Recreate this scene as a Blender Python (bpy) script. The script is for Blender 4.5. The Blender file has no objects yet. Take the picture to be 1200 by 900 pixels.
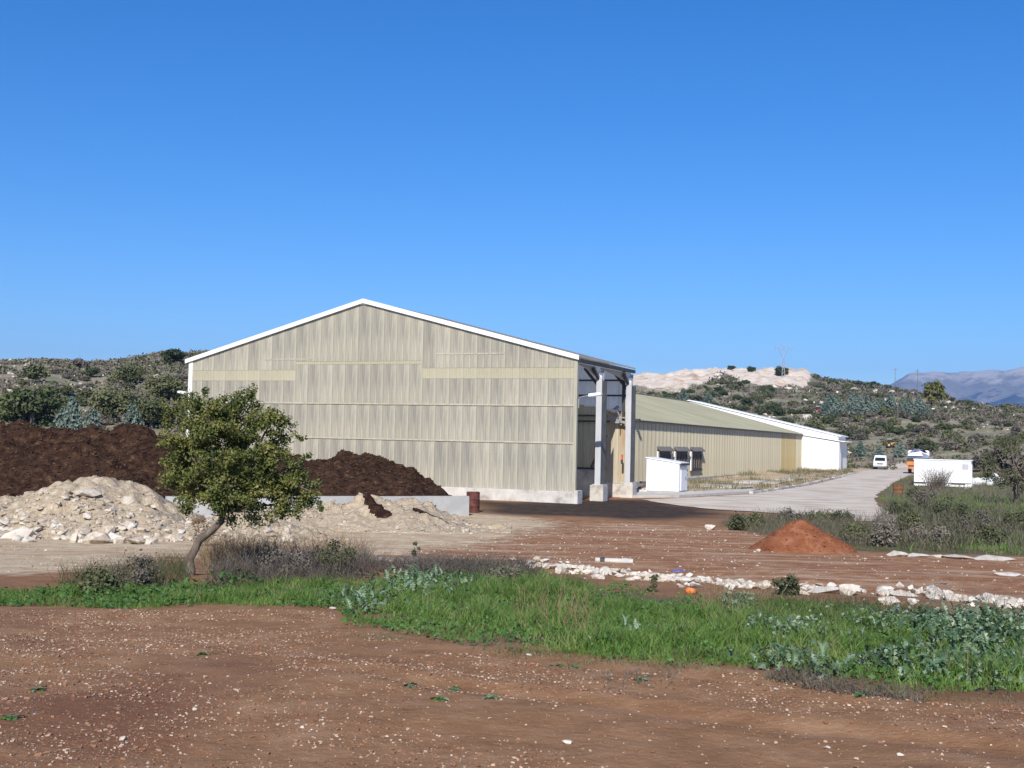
import bpy, bmesh, math, random
import numpy as np
from mathutils import Vector, Matrix
random.seed(7); RNG = np.random.default_rng(7)
SC = bpy.context.scene; COL = SC.collection
# ------------------------------------------------------------------ camera
CAM_H, FPX, ROLL, PITCH = 3.1, 1400.0, .0225, math.atan(67.5/1400)
cd = bpy.data.cameras.new('camera'); cam = bpy.data.objects.new('camera', cd); COL.objects.link(cam)
cd.sensor_width = 36; cd.lens = 36*FPX/1200; cd.clip_start = .1; cd.clip_end = 40000
CM = Matrix.Rotation(math.pi/2+PITCH, 3, 'X') @ Matrix.Rotation(ROLL, 3, 'Z')
cam.matrix_world = Matrix.Translation((0, 0, CAM_H)) @ CM.to_4x4()
SC.camera = cam
# ------------------------------------------------------------------ sky, sun, exposure
SUN_AZ, SUN_EL = math.radians(189.6), math.radians(35)
SV = Vector((math.sin(SUN_AZ)*math.cos(SUN_EL), math.cos(SUN_AZ)*math.cos(SUN_EL), math.sin(SUN_EL)))
W = bpy.data.worlds.new('World'); SC.world = W; W.use_nodes = True
wt = W.node_tree; sky = wt.nodes.new('ShaderNodeTexSky'); sky.sky_type = 'NISHITA'; sky.sun_disc = False
sky.sun_elevation = SUN_EL; sky.sun_rotation = SUN_AZ; sky.altitude = 900
sky.air_density = 1.0; sky.dust_density = .0; sky.ozone_density = 6.0
wt.nodes['Background'].inputs[1].default_value = .11
hs = wt.nodes.new('ShaderNodeHueSaturation'); hs.inputs['Hue'].default_value = .507; hs.inputs['Saturation'].default_value = 1.26   # the whole sky alike
wt.links.new(sky.outputs[0], hs.inputs['Color']); wt.links.new(hs.outputs[0], wt.nodes['Background'].inputs[0])
sl = bpy.data.lights.new('sun', 'SUN'); sl.energy = 4.8; sl.angle = math.radians(.5); sl.color = (1, .94, .84)
so = bpy.data.objects.new('sun', sl); COL.objects.link(so); so.rotation_euler = SV.to_track_quat('Z', 'Y').to_euler(); so.location = (0, -20, 60)
SC.view_settings.view_transform = 'Standard'; SC.view_settings.look = 'None'
SC.view_settings.exposure = 0.42; SC.view_settings.gamma = 1
SC.render.engine = 'CYCLES'
SC.cycles.max_bounces = 6; SC.cycles.transparent_max_bounces = 6

# ------------------------------------------------------------------ numeric helpers
def _h(ix, iy, s):
    v = np.sin(ix*127.1+iy*311.7+s*74.7)*43758.5453
    return v-np.floor(v)
def vnoise(x, y, s=0):
    ix, iy = np.floor(x), np.floor(y); fx, fy = x-ix, y-iy
    fx, fy = fx*fx*(3-2*fx), fy*fy*(3-2*fy)
    a, b, c, d = _h(ix, iy, s), _h(ix+1, iy, s), _h(ix, iy+1, s), _h(ix+1, iy+1, s)
    return (a+(b-a)*fx)*(1-fy)+(c+(d-c)*fx)*fy
def fbm(x, y, s=0, o=4):
    t, a, n = 0, .5, 0
    for i in range(o):
        t = t+a*vnoise(x*2**i, y*2**i, s+i*3.3); n += a; a *= .5
    return t/n*2-1
def sstep(t): t = np.clip(t, 0, 1); return t*t*(3-2*t)
MATN = np.array(CM)
def ray(x, y): return MATN @ np.array([(x-600)/FPX, -(y-450)/FPX, -1.])
def at(x, y, D):
    r = ray(x, y); return np.array([0, 0, CAM_H])+r*D/r[1]
def zpx(px, y, D): return at(px, y, D)[2]
HOR = lambda px: 517.5+.0225*(px-600)
# ------------------------------------------------------------------ terrain height
_PY = [-60, 0, 6, 9, 12, 15, 18, 22, 28, 36, 45, 100, 130, 400]
_PZ = [1.5, 1.46, 1.42, 1.33, 1.13, .93, .77, .55, .3, .1, 0, 0, .4, .4]
_T = [(-2600, 436, 300, 100), (-900, 430, 300, 95), (0, 426, 270, 95), (60, 425, 270, 95), (100, 429, 270, 95), (140, 425, 272, 95), (190, 416, 275, 95),
      (240, 414, 280, 95), (300, 418, 290, 100), (450, 436, 350, 120), (600, 446, 420, 170), (700, 444, 500, 200), (742, 441, 520, 200), (800, 438, 520, 200), (845, 434, 520, 200),
      (880, 435, 515, 195), (945, 437, 500, 190), (965, 444, 490, 190), (1000, 449, 470, 185), (1050, 455, 430, 180), (1100, 467, 400, 175), (1200, 479, 380, 165), (1500, 476, 380, 160), (3800, 470, 380, 150)]
_TA = np.array([math.atan((p-600)/FPX) for p, *_ in _T])
_TC = np.array([zpx(p, y, R*math.cos(a)) for (p, y, R, _), a in zip(_T, _TA)])
_TR = np.array([t[2] for t in _T], float); _T0 = np.array([t[3] for t in _T], float)
def gz(X, Y, fine=True):
    X, Y = np.asarray(X, float), np.asarray(Y, float)
    R = np.hypot(X, Y); th = np.arctan2(X, Y)
    z0 = np.interp(Y, _PY, _PZ)
    zc, rc, r0 = np.interp(th, _TA, _TC), np.interp(th, _TA, _TR), np.interp(th, _TA, _T0)
    back = sstep((np.abs(th)-1.2)/.5); zc = zc*(1-back)+z0*back
    t = (R-r0)/(rc-r0); tt = np.clip(t, 0, 1)
    w_ = .5*(1-sstep((th-.02)/.06)*.9); s = (1-w_)*tt+w_*sstep(tt); z = z0+(zc-z0)*s
    z = z+np.clip(tt*3, 0, 1)*np.clip(1.15-tt, .15, 1)*(fbm(X/38, Y/38, 5)*3.2+fbm(X/9, Y/9, 9, 3)*.9)
    z = z+quarry_mask(X, Y)*((.4-np.abs(fbm(X/16, Y/26, 27, 4)))*5.0+fbm(X/4.5, Y/7, 29, 3)*1.6)
    z = np.where(t > 1, np.maximum(z-(R-rc)*.12, -12), z)
    far = sstep((R-700)/1500); z = z*(1-far)-12*far
    nr = np.clip((70-R)/60, 0, 1)
    z = z+nr*fbm(X/3.1, Y/3.1, 2, 3)*.07
    if fine:
        z = z+np.clip((45-R)/38, 0, 1)*(fbm(X/.55, Y/.55, 4, 3)*.024)
        ru = X*.55+Y*.83-7.2+fbm(X/3, Y/3, 14)*.25; am = np.clip((13-R)/4, 0, 1)
        z = z-am*.035*(np.exp(-(ru/.16)**2)+np.exp(-((ru-1.5)/.16)**2))+am*.02*(np.exp(-((ru-.3)/.12)**2)+np.exp(-((ru-1.2)/.12)**2))
        # wheel ruts along the soil track behind the grass
        lane = Y-(25.5-.12*X); amp = np.exp(-(lane/3.2)**2)*np.clip((X+6)/6, 0, 1)
        z = z+amp*.04*np.sin(lane*4.2+fbm(X/4, Y/4, 8)*2)
    return z
def quarry_mask(X, Y):
    X, Y = np.asarray(X, float), np.asarray(Y, float)
    R = np.hypot(X, Y); th = np.arctan2(X, Y); pxs = 600+FPX*np.tan(np.clip(th, -1, 1)); rc = np.interp(th, _TA, _TR)
    lower = np.interp(pxs, [735, 760, 800, 830, 845, 870, 900, 945, 960], [.80, .74, .72, .78, .93, .78, .72, .77, .95])
    return np.clip(((R/rc)-lower)/.05, 0, 1)*np.clip((pxs-725)/12, 0, 1)*np.clip((955-pxs)/10, 0, 1)*np.clip((1.04-R/rc)/.03, 0, 1)
def g1(x, y): return float(gz(x, y))
def hit(px, py):
    r = ray(px, py); D = np.geomspace(3, 900, 800); P = np.array([0, 0, CAM_H])+r[None, :]*(D/r[1])[:, None]
    dz = P[:, 2]-gz(P[:, 0], P[:, 1], False); k = np.argmax(dz < 0)
    if dz[k] >= 0: return hit(px, py+1.2) if py < 600 else np.array([P[-1, 0], P[-1, 1], 0.])
    a = dz[k-1]/(dz[k-1]-dz[k]+1e-9); p = P[k-1]*(1-a)+P[k]*a
    p[2] = g1(p[0], p[1]); return p
def hits(pts): return np.array([hit(*p)[:2] for p in pts])
def sdist(X, Y, poly):
    """signed distance to polygon, positive inside"""
    ins = np.zeros(X.shape, bool); dm = np.full(X.shape, 1e9)
    n = len(poly)
    for i in range(n):
        x1, y1 = poly[i]; x2, y2 = poly[(i+1) % n]
        c = ((y1 > Y) != (y2 > Y)) & (X < (x2-x1)*(Y-y1)/(y2-y1+1e-12)+x1); ins ^= c
        ex, ey = x2-x1, y2-y1; t = np.clip(((X-x1)*ex+(Y-y1)*ey)/(ex*ex+ey*ey+1e-12), 0, 1)
        dm = np.minimum(dm, np.hypot(X-x1-t*ex, Y-y1-t*ey))
    return np.where(ins, dm, -dm)

# ------------------------------------------------------------------ materials
def lin(c):
    return tuple((v/12.92 if v <= .04045 else ((v+.055)/1.055)**2.4) for v in c)
def newmat(name):
    m = bpy.data.materials.new(name); m.use_nodes = True
    nt = m.node_tree; return m, nt, nt.nodes['Principled BSDF']
def ramp(nt, cols, fac):
    r = nt.nodes.new('ShaderNodeValToRGB'); e = r.color_ramp.elements
    while len(e) < len(cols): e.new(.5)
    for el, (p, c) in zip(e, cols): el.position = p; el.color = (*c, 1)
    nt.links.new(fac, r.inputs[0]); return r.outputs[0]
def coords(nt, stretch=(1, 1, 1), kind='Object'):
    tc = nt.nodes.new('ShaderNodeTexCoord'); mp = nt.nodes.new('ShaderNodeMapping'); mp.inputs['Scale'].default_value = stretch
    nt.links.new(tc.outputs[kind], mp.inputs[0]); return mp.outputs[0]
def noise(nt, vec, scale, detail=5, rough=.6):
    n = nt.nodes.new('ShaderNodeTexNoise'); n.inputs['Scale'].default_value = scale; n.inputs['Detail'].default_value = detail
    n.inputs['Roughness'].default_value = rough; nt.links.new(vec, n.inputs['Vector']); return n.outputs['Fac']
def mixc(nt, a, b, f, mode='MIX'):
    m = nt.nodes.new('ShaderNodeMix'); m.data_type = 'RGBA'; m.blend_type = mode
    for sock, v in ((m.inputs[0], f), (m.inputs[6], a), (m.inputs[7], b)):
        if isinstance(v, (int, float)): sock.default_value = v
        elif isinstance(v, tuple): sock.default_value = (*v[:3], 1)
        else: nt.links.new(v, sock)
    return m.outputs[2]
def math_(nt, op, a, b=0.):
    m = nt.nodes.new('ShaderNodeMath'); m.operation = op
    for sock, v in ((m.inputs[0], a), (m.inputs[1], b)):
        if isinstance(v, (int, float)): sock.default_value = v
        else: nt.links.new(v, sock)
    return m.outputs[0]
def maprange(nt, v, a, b, c=0, d=1):
    m = nt.nodes.new('ShaderNodeMapRange'); nt.links.new(v, m.inputs[0])
    for i, x in enumerate((a, b, c, d)): m.inputs[i+1].default_value = x
    return m.outputs[0]
def simple(name, cols, scale=4., rough=.8, bump=0., bscale=None, stretch=(1, 1, 1), rand=0., transl=0., spec=.3, metal=0., detail=6, kind='Object', tcol=None):
    m, nt, b = newmat(name)
    if isinstance(cols[0], (int, float)): cols = [(0, tuple(c*.82 for c in cols)), (1, tuple(min(1, c*1.18) for c in cols))]
    lo, hi = .3, .7
    cols = [(lo+(hi-lo)*p, c) for p, c in cols]
    v = coords(nt, stretch, kind); f = noise(nt, v, scale, detail)
    if rand:
        oi = nt.nodes.new('ShaderNodeObjectInfo')
        f = math_(nt, 'ADD', f, maprange(nt, oi.outputs['Random'], 0, 1, -rand, rand))
    c = ramp(nt, cols, f); nt.links.new(c, b.inputs['Base Color'])
    b.inputs['Roughness'].default_value = rough; b.inputs['Specular IOR Level'].default_value = spec; b.inputs['Metallic'].default_value = metal
    if bump:
        bn = nt.nodes.new('ShaderNodeBump'); bn.inputs['Strength'].default_value = min(1, bump); bn.inputs['Distance'].default_value = .03*max(1, bump)
        nt.links.new(noise(nt, v, bscale or scale*4, 6), bn.inputs['Height']); nt.links.new(bn.outputs[0], b.inputs['Normal'])
    if transl:
        t = nt.nodes.new('ShaderNodeBsdfTranslucent'); nt.links.new(c, t.inputs[0])
        mx = nt.nodes.new('ShaderNodeMixShader'); mx.inputs[0].default_value = transl
        nt.links.new(b.outputs[0], mx.inputs[1]); nt.links.new(t.outputs[0], mx.inputs[2])
        nt.links.new(mx.outputs[0], nt.nodes['Material Output'].inputs[0])
    return m

MT = {}
def ground_material():
    m, nt, b = newmat('ground_mat'); L = nt.links
    v = coords(nt)
    def attr(n):
        a = nt.nodes.new('ShaderNodeAttribute'); a.attribute_name = n; s = nt.nodes.new('ShaderNodeSeparateColor'); L.new(a.outputs['Color'], s.inputs[0]); return s.outputs
    A, B = attr('zoneA'), attr('zoneB')
    n1, n2, n3, n4 = noise(nt, v, .35, 6), noise(nt, v, 2.2, 7, .65), noise(nt, v, 14, 6, .7), noise(nt, v, .03, 6)
    wob = math_(nt, 'ADD', math_(nt, 'MULTIPLY', math_(nt, 'SUBTRACT', n2, .5), .8), math_(nt, 'MULTIPLY', math_(nt, 'SUBTRACT', n1, .5), .6))
    def msk(s, lo=.35, hi=.65): return maprange(nt, math_(nt, 'ADD', s, wob), lo, hi)
    # bare brown soil with lighter dry patches and fine pale grit
    soil = ramp(nt, [(.3, (.205, .104, .049)), (.5, (.28, .15, .074)), (.7, (.35, .206, .115))], n2)
    soil = mixc(nt, soil, (.19, .088, .046), maprange(nt, n1, .5, .7))
    red = ramp(nt, [(.3, (.20, .088, .042)), (.5, (.30, .145, .07)), (.7, (.42, .26, .15))], n2)
    vs = coords(nt, (.12, .9, 1)); st = noise(nt, vs, 1.1, 7, .7)
    red = mixc(nt, red, (.50, .38, .26), math_(nt, 'MULTIPLY', maprange(nt, st, .50, .64), .75))
    c = mixc(nt, soil, red, msk(B[2]))
    tan = ramp(nt, [(.28, (.36, .255, .15)), (.5, (.52, .405, .265)), (.72, (.63, .53, .385))], n2); tan = mixc(nt, tan, (.36, .215, .12), math_(nt, 'MULTIPLY', maprange(nt, noise(nt, coords(nt, (.15, .8, 1)), .9, 7, .7), .5, .62), .6))
    c = mixc(nt, c, tan, msk(A[0]))
    mud = ramp(nt, [(.3, (.022, .015, .011)), (.5, (.045, .031, .023)), (.7, (.10, .066, .044))], n2)
    # grit: small pale chips
    def chips(scale, lo, hi):
        vo = nt.nodes.new('ShaderNodeTexVoronoi'); vo.inputs['Scale'].default_value = scale; L.new(v, vo.inputs['Vector'])
        sp = nt.nodes.new('ShaderNodeSeparateColor'); L.new(vo.outputs['Color'], sp.inputs[0])
        return math_(nt, 'MULTIPLY', maprange(nt, vo.outputs['Distance'], .3, .2), math_(nt, 'MULTIPLY', maprange(nt, sp.outputs[0], lo, lo+.03), maprange(nt, n1, hi, hi+.2)))
    g = math_(nt, 'MAXIMUM', chips(26, .80, .36), chips(60, .74, .4))
    notfar = math_(nt, 'SUBTRACT', 1., A[2])
    c = mixc(nt, c, (.44, .34, .25), math_(nt, 'MULTIPLY', g, math_(nt, 'MULTIPLY', notfar, .55)))
    mud = mixc(nt, mud, (.13, .075, .045), math_(nt, 'MULTIPLY', maprange(nt, st, .52, .62), .55))
    c = mixc(nt, c, mud, msk(A[1], .25, .75))
    grs = ramp(nt, [(.3, (.06, .072, .028)), (.5, (.11, .10, .048)), (.7, (.18, .13, .075))], n2)
    c = mixc(nt, c, grs, msk(B[0]))
    # hillside: dry grey-green scrub, soil and bare limestone
    sc = ramp(nt, [(.3, (.12, .12, .07)), (.45, (.20, .185, .12)), (.58, (.28, .25, .175)), (.72, (.37, .32, .24))], noise(nt, v, .22, 8, .7))
    rk = maprange(nt, noise(nt, v, .3, 8, .75), .62, .68)
    sc = mixc(nt, sc, (.40, .37, .32), rk)
    c = mixc(nt, c, sc, A[2])
    qr = ramp(nt, [(.34, (.34, .17, .09)), (.43, (.55, .40, .29)), (.5, (.66, .57, .46)), (.62, (.76, .69, .59)), (.7, (.42, .36, .31))], noise(nt, v, .16, 9, .8))
    c = mixc(nt, c, qr, maprange(nt, math_(nt, 'ADD', B[1], math_(nt, 'MULTIPLY', math_(nt, 'SUBTRACT', noise(nt, v, .1, 6, .7), .5), 1.6)), .4, .6))
    L.new(c, b.inputs['Base Color']); b.inputs['Roughness'].default_value = .95; b.inputs['Specular IOR Level'].default_value = .15
    bn = nt.nodes.new('ShaderNodeBump'); bn.inputs['Strength'].default_value = .7; bn.inputs['Distance'].default_value = .03
    L.new(math_(nt, 'ADD', math_(nt, 'ADD', n3, math_(nt, 'MULTIPLY', n2, 2.)), math_(nt, 'MULTIPLY', g, .4)), bn.inputs['Height']); L.new(bn.outputs[0], b.inputs['Normal'])
    return m
MT['ground'] = ground_material()
def fibre_material(name, cols, transl, yellow=0.):
    """weathered corrugated fibreglass: vertical grime streaks"""
    m, nt, b = newmat(name); L = nt.links
    tc = nt.nodes.new('ShaderNodeTexCoord'); oi = nt.nodes.new('ShaderNodeObjectInfo')
    def mp(s):
        k = nt.nodes.new('ShaderNodeMapping'); k.inputs['Scale'].default_value = s; L.new(tc.outputs['Object'], k.inputs[0]); return k.outputs[0]
    f = math_(nt, 'ADD', math_(nt, 'ADD', math_(nt, 'MULTIPLY', noise(nt, mp((3.0, 3.0, .16)), 1.6, 6, .72), .5), math_(nt, 'MULTIPLY', noise(nt, mp((9.0, 9.0, .3)), 1.3, 4, .7), .35)), math_(nt, 'MULTIPLY', noise(nt, mp((.5, .5, .35)), 1., 4), .15))
    f = math_(nt, 'ADD', f, maprange(nt, oi.outputs['Random'], 0, 1, -.045, .045))
    c = ramp(nt, cols, f)
    c = mixc(nt, c, (.46, .38, .24), math_(nt, 'MULTIPLY', maprange(nt, noise(nt, mp((1.1, 1.1, .1)), .8, 4), .5, .75), .35+yellow))
    L.new(c, b.inputs['Base Color']); b.inputs['Roughness'].default_value = .55; b.inputs['Specular IOR Level'].default_value = .3
    t = nt.nodes.new('ShaderNodeBsdfTranslucent'); L.new(c, t.inputs[0]); mx = nt.nodes.new('ShaderNodeMixShader'); mx.inputs[0].default_value = transl
    L.new(b.outputs[0], mx.inputs[1]); L.new(t.outputs[0], mx.inputs[2]); L.new(mx.outputs[0], nt.nodes['Material Output'].inputs[0])
    return m
MT['fibre'] = fibre_material('fibre_mat', [(.36, (.34, .33, .295)), (.45, (.46, .437, .37)), (.53, (.58, .548, .448)), (.62, (.73, .69, .565))], .42)
MT['fibre_lap'] = fibre_material('fibre_lap_mat', [(.34, (.43, .407, .325)), (.5, (.58, .545, .43)), (.64, (.71, .67, .53))], .3)
MT['fibre_band'] = fibre_material('fibre_band_mat', [(.34, (.41, .38, .275)), (.5, (.51, .475, .34)), (.66, (.58, .54, .41))], .2)
MT['fibre_long'] = fibre_material('fibre_long_mat', [(.34, (.45, .405, .29)), (.47, (.54, .49, .355)), (.58, (.61, .56, .415)), (.7, (.66, .61, .48))], .1)
MT['fibre_long_lap'] = fibre_material('fibre_long_lap_mat', [(.34, (.36, .32, .225)), (.55, (.44, .40, .285)), (.68, (.52, .47, .35))], .1)
MT['fibre_gold'] = fibre_material('fibre_gold_mat', [(.36, (.36, .27, .10)), (.5, (.45, .355, .165)), (.62, (.53, .46, .29))], .12, .1)
MT['fibre_dark'] = fibre_material('fibre_dark_mat', [(.34, (.34, .32, .24)), (.5, (.46, .435, .33)), (.66, (.57, .54, .42))], .15)
MT['rust_sheet'] = fibre_material('rust_sheet_mat', [(.36, (.36, .22, .11)), (.46, (.42, .35, .25)), (.6, (.48, .44, .36))], .05)
MT['clear'] = simple('clear_sheet_mat', [(0, (.84, .82, .77)), (1, (.93, .91, .87))], 2, .4, stretch=(2, 2, .3), transl=.62, rand=.1)
def _see_through(m, f):
    nt = m.node_tree; out = nt.nodes['Material Output']; src = out.inputs[0].links[0].from_socket; t = nt.nodes.new('ShaderNodeBsdfTransparent'); t.inputs[0].default_value = (.86, .9, .95, 1)
    mx = nt.nodes.new('ShaderNodeMixShader'); mx.inputs[0].default_value = f; nt.links.new(src, mx.inputs[1]); nt.links.new(t.outputs[0], mx.inputs[2]); nt.links.new(mx.outputs[0], out.inputs[0])
_see_through(MT['clear'], .02)
MT['white'] = simple('white_paint_mat', [(0, (.76, .76, .75)), (1, (.84, .84, .83))], 2, .5, rand=.05)
MT['white_wall'] = simple('white_wall_mat', [(0, (.78, .78, .77)), (1, (.86, .86, .85))], 1.2, .6, stretch=(1, 1, .3))
MT['white_roof'] = simple('white_roof_mat', [(0, (.78, .79, .80)), (1, (.86, .86, .86))], .3, .5)
MT['conc'] = simple('concrete_mat', [(0, (.26, .23, .19)), (.35, (.48, .45, .41)), (1, (.64, .62, .58))], 1.6, .9, .5, 12)
MT['conc_grey'] = simple('grey_block_mat', [(0, (.36, .365, .36)), (1, (.50, .50, .49))], 1.5, .9, .3, 14, rand=.1)
MT['conc_slab'] = simple('slab_mat', [(0, (.38, .35, .31)), (1, (.58, .55, .50))], 1.2, .9, .4, 12, rand=.15)
MT['steel'] = simple('column_steel_mat', [(0, (.40, .41, .44)), (1, (.50, .51, .54))], 1.5, .5, stretch=(1, 1, .3), rand=.03)
MT['dark'] = simple('dark_steel_mat', [(0, (.035, .035, .038)), (1, (.075, .07, .07))], 3, .6)
MT['gutter'] = simple('gutter_column_shade_mat', [(0, (.10, .10, .09)), (1, (.17, .165, .15))], 2, .6)  # gutter colour, reused as painted shade on the column side plates
MT['roof_long'] = simple('long_roof_mat', [(0, (.255, .245, .175)), (.5, (.30, .29, .21)), (1, (.35, .34, .25))], .35, .6, stretch=(.4, 1.6, 1), detail=7)
MT['roof_grey'] = simple('shed_roof_mat', [(0, (.62, .61, .58)), (1, (.76, .75, .72))], .6, .6, transl=.75)
MT['soffit'] = simple('soffit_mat', [(0, (.42, .41, .38)), (1, (.55, .54, .51))], 1.2, .8)
MT['compost'] = simple('compost_mat', [(0, (.012, .006, .005)), (.4, (.034, .018, .012)), (.75, (.062, .034, .021)), (1, (.12, .07, .038))], 3.2, 1, 2.5, 9, spec=.05, detail=9)
MT['sand'] = simple('tan_rubble_mat', [(0, (.29, .22, .145)), (.4, (.41, .33, .23)), (.8, (.50, .42, .31)), (1, (.60, .53, .42))], 7, 1, 2, 16, spec=.05, detail=9)
MT['redsoil'] = simple('red_soil_mat', [(0, (.155, .056, .027)), (.5, (.235, .09, .044)), (1, (.31, .14, .078))], 2.5, 1, 1, 14, spec=.05, detail=8)
MT['lime'] = simple('limestone_mat', [(0, (.34, .275, .205)), (.4, (.50, .43, .345)), (1, (.66, .60, .51))], 3.5, .9, .25, 16, rand=.12)
MT['lime_white'] = simple('white_stone_mat', [(0, (.36, .295, .22)), (.35, (.50, .445, .37)), (1, (.66, .62, .55))], 2.5, .9, .2, 8, rand=.14)
MT['pebble'] = simple('pebble_mat', [(0, (.31, .21, .14)), (.5, (.42, .315, .225)), (1, (.58, .49, .395))], 3, .9, detail=2)
MT['road'] = simple('road_mat', [(0, (.30, .225, .15)), (.22, (.47, .39, .295)), (.5, (.58, .50, .40)), (1, (.68, .61, .51))], .55, .9, .5, 8, stretch=(.6, 1, 1), detail=10)
MT['grass'] = simple('grass_mat', [(0, (.06, .12, .022)), (.4, (.118, .215, .04)), (.7, (.18, .28, .066)), (1, (.28, .31, .12))], 2.2, .6, transl=.35, detail=4)
MT['grass_dry'] = simple('dry_grass_mat', [(0, (.09, .11, .045)), (.5, (.16, .155, .075)), (1, (.29, .245, .145))], 1.3, .7, transl=.3, detail=4)
MT['weed'] = simple('dry_weed_mat', [(0, (.10, .082, .06)), (.5, (.17, .145, .11)), (1, (.27, .235, .185))], 2, .9, rand=.1)
MT['weed_dark'] = simple('dark_twig_mat', [(0, (.05, .042, .034)), (.5, (.095, .08, .066)), (1, (.19, .165, .14))], 2, .9)
MT['weed_rust'] = simple('rusty_weed_mat', [(0, (.14, .085, .045)), (.5, (.22, .15, .08)), (1, (.32, .25, .15))], 2, .9)
MT['weed_green'] = simple('weed_leaf_mat', [(0, (.04, .055, .022)), (.5, (.075, .09, .04)), (1, (.14, .13, .07))], 2, .7, transl=.2)
MT['thistle'] = simple('thistle_leaf_mat', [(0, (.07, .135, .05)), (.5, (.16, .24, .13)), (1, (.46, .53, .44))], 5, .5, rand=.14, transl=.15, spec=.5)
MT['thistle_dark'] = simple('dark_thistle_leaf_mat', [(0, (.035, .075, .025)), (.5, (.075, .13, .05)), (1, (.28, .35, .25))], 6, .45, rand=.13, transl=.1, spec=.6)
MT['broad'] = simple('broad_leaf_mat', [(0, (.045, .115, .022)), (1, (.10, .20, .045))], 4, .5, rand=.12, transl=.25)
MT['leaf'] = simple('tree_leaf_mat', [(0, (.055, .08, .02)), (.45, (.12, .145, .036)), (.75, (.20, .205, .055)), (1, (.29, .265, .09))], 2.4, .5, transl=.25, spec=.4, detail=3)
MT['leaf_dark'] = simple('oak_leaf_mat', [(0, (.038, .052, .02)), (.5, (.07, .09, .033)), (1, (.12, .14, .055))], .6, .7, transl=.12, rand=.12, detail=3)
MT['leaf_brown'] = simple('bare_bush_mat', [(0, (.095, .083, .066)), (.5, (.15, .132, .104)), (1, (.22, .195, .155))], .6, .9, rand=.12, detail=3)
MT['leaf_olive'] = simple('olive_bush_mat', [(0, (.065, .075, .034)), (.5, (.115, .128, .056)), (1, (.19, .19, .092))], .6, .8, transl=.1, rand=.12, detail=3)
MT['leaf_yellow'] = simple('yellow_tree_mat', [(0, (.10, .11, .025)), (1, (.22, .21, .06))], .6, .7, transl=.2, detail=3)
MT['conifer'] = simple('blue_conifer_mat', [(0, (.08, .115, .09)), (.5, (.15, .195, .16)), (1, (.26, .31, .26))], 1.2, .7, rand=.08, detail=3)
MT['bark'] = simple('bark_mat', [(0, (.07, .052, .04)), (.5, (.15, .12, .095)), (1, (.26, .22, .18))], 6, .95, 1, 18, stretch=(1, 1, .35))
MT['bark_grey'] = simple('log_bark_mat', [(0, (.12, .10, .085)), (1, (.30, .27, .24))], 9, .95, .8, 20)
MT['drum'] = simple('rusty_drum_mat', [(0, (.05, .016, .014)), (.5, (.10, .032, .026)), (1, (.17, .065, .04))], 4, .7, .3, 15)
MT['rust'] = simple('rust_mat', [(0, (.12, .05, .022)), (1, (.26, .12, .055))], 5, .85, .3)
MT['glass'] = simple('window_glass_mat', [(0, (.015, .018, .022)), (1, (.03, .034, .04))], 1, .08, spec=.6)
MT['rubber'] = simple('rubber_mat', (.02, .02, .02), 3, .85)
MT['tarp'] = simple('tarpaulin_mat', [(0, (.12, .15, .24)), (.5, (.20, .24, .34)), (1, (.33, .37, .46))], 1.4, .5, .6, 3)
MT['orange'] = simple('orange_paint_mat', [(0, (.50, .16, .03)), (1, (.65, .26, .06))], 2, .5)
MT['yellow'] = simple('yellow_paint_mat', [(0, (.50, .30, .08)), (1, (.62, .40, .13))], 2, .5)
MT['redp'] = simple('red_paint_mat', [(0, (.55, .08, .05)), (1, (.70, .16, .11))], 2, .5)
MT['plastic_orange'] = simple('orange_plastic_mat', [(0, (.55, .13, .03)), (1, (.75, .26, .08))], 6, .5)
MT['plastic_white'] = simple('white_plastic_mat', [(0, (.62, .64, .64)), (1, (.80, .81, .80))], 3, .5, .5, 6, rand=.08)
MT['blue'] = simple('blue_plastic_mat', (.10, .12, .32), 5, .5)
MT['wood'] = simple('weathered_wood_mat', [(0, (.10, .075, .055)), (1, (.22, .18, .14))], 4, .9, .3, stretch=(1, 1, .2), rand=.1)
MT['clod'] = simple('soil_clod_mat', [(0, (.17, .082, .045)), (.5, (.25, .128, .074)), (1, (.32, .185, .115))], 3, 1, detail=3)
MT['straw'] = simple('straw_clod_mat', [(0, (.035, .018, .012)), (.6, (.065, .036, .021)), (1, (.14, .085, .042))], 2, 1, detail=3)
MT['chrome'] = simple('lamp_glass_mat', (.6, .6, .58), 3, .2)
MT['galv'] = simple('galvanised_mat', [(0, (.22, .22, .24)), (1, (.34, .34, .36))], 2, .5)
MT['fibre_awning'] = simple('awning_mat', [(0, (.13, .12, .11)), (1, (.22, .20, .19))], 3, .7)
def mountain_material():
    m, nt, b = newmat('mountain_mat'); L = nt.links
    tc = nt.nodes.new('ShaderNodeTexCoord'); sp = nt.nodes.new('ShaderNodeSeparateXYZ'); L.new(tc.outputs['Object'], sp.inputs[0])
    n = noise(nt, tc.outputs['Object'], .006, 10, .75)
    f = math_(nt, 'ADD', math_(nt, 'MULTIPLY', sp.outputs[2], .0021), math_(nt, 'MULTIPLY', math_(nt, 'SUBTRACT', n, .5), .9))
    c = ramp(nt, [(.40, (.02, .03, .025)), (.55, (.05, .055, .045)), (.62, (.22, .20, .17)), (.75, (.14, .13, .11)), (.9, (.40, .37, .33))], f)
    L.new(c, b.inputs['Base Color']); b.inputs['Roughness'].default_value = 1; b.inputs['Specular IOR Level'].default_value = 0
    return m
MT['mountain'] = mountain_material()

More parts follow.
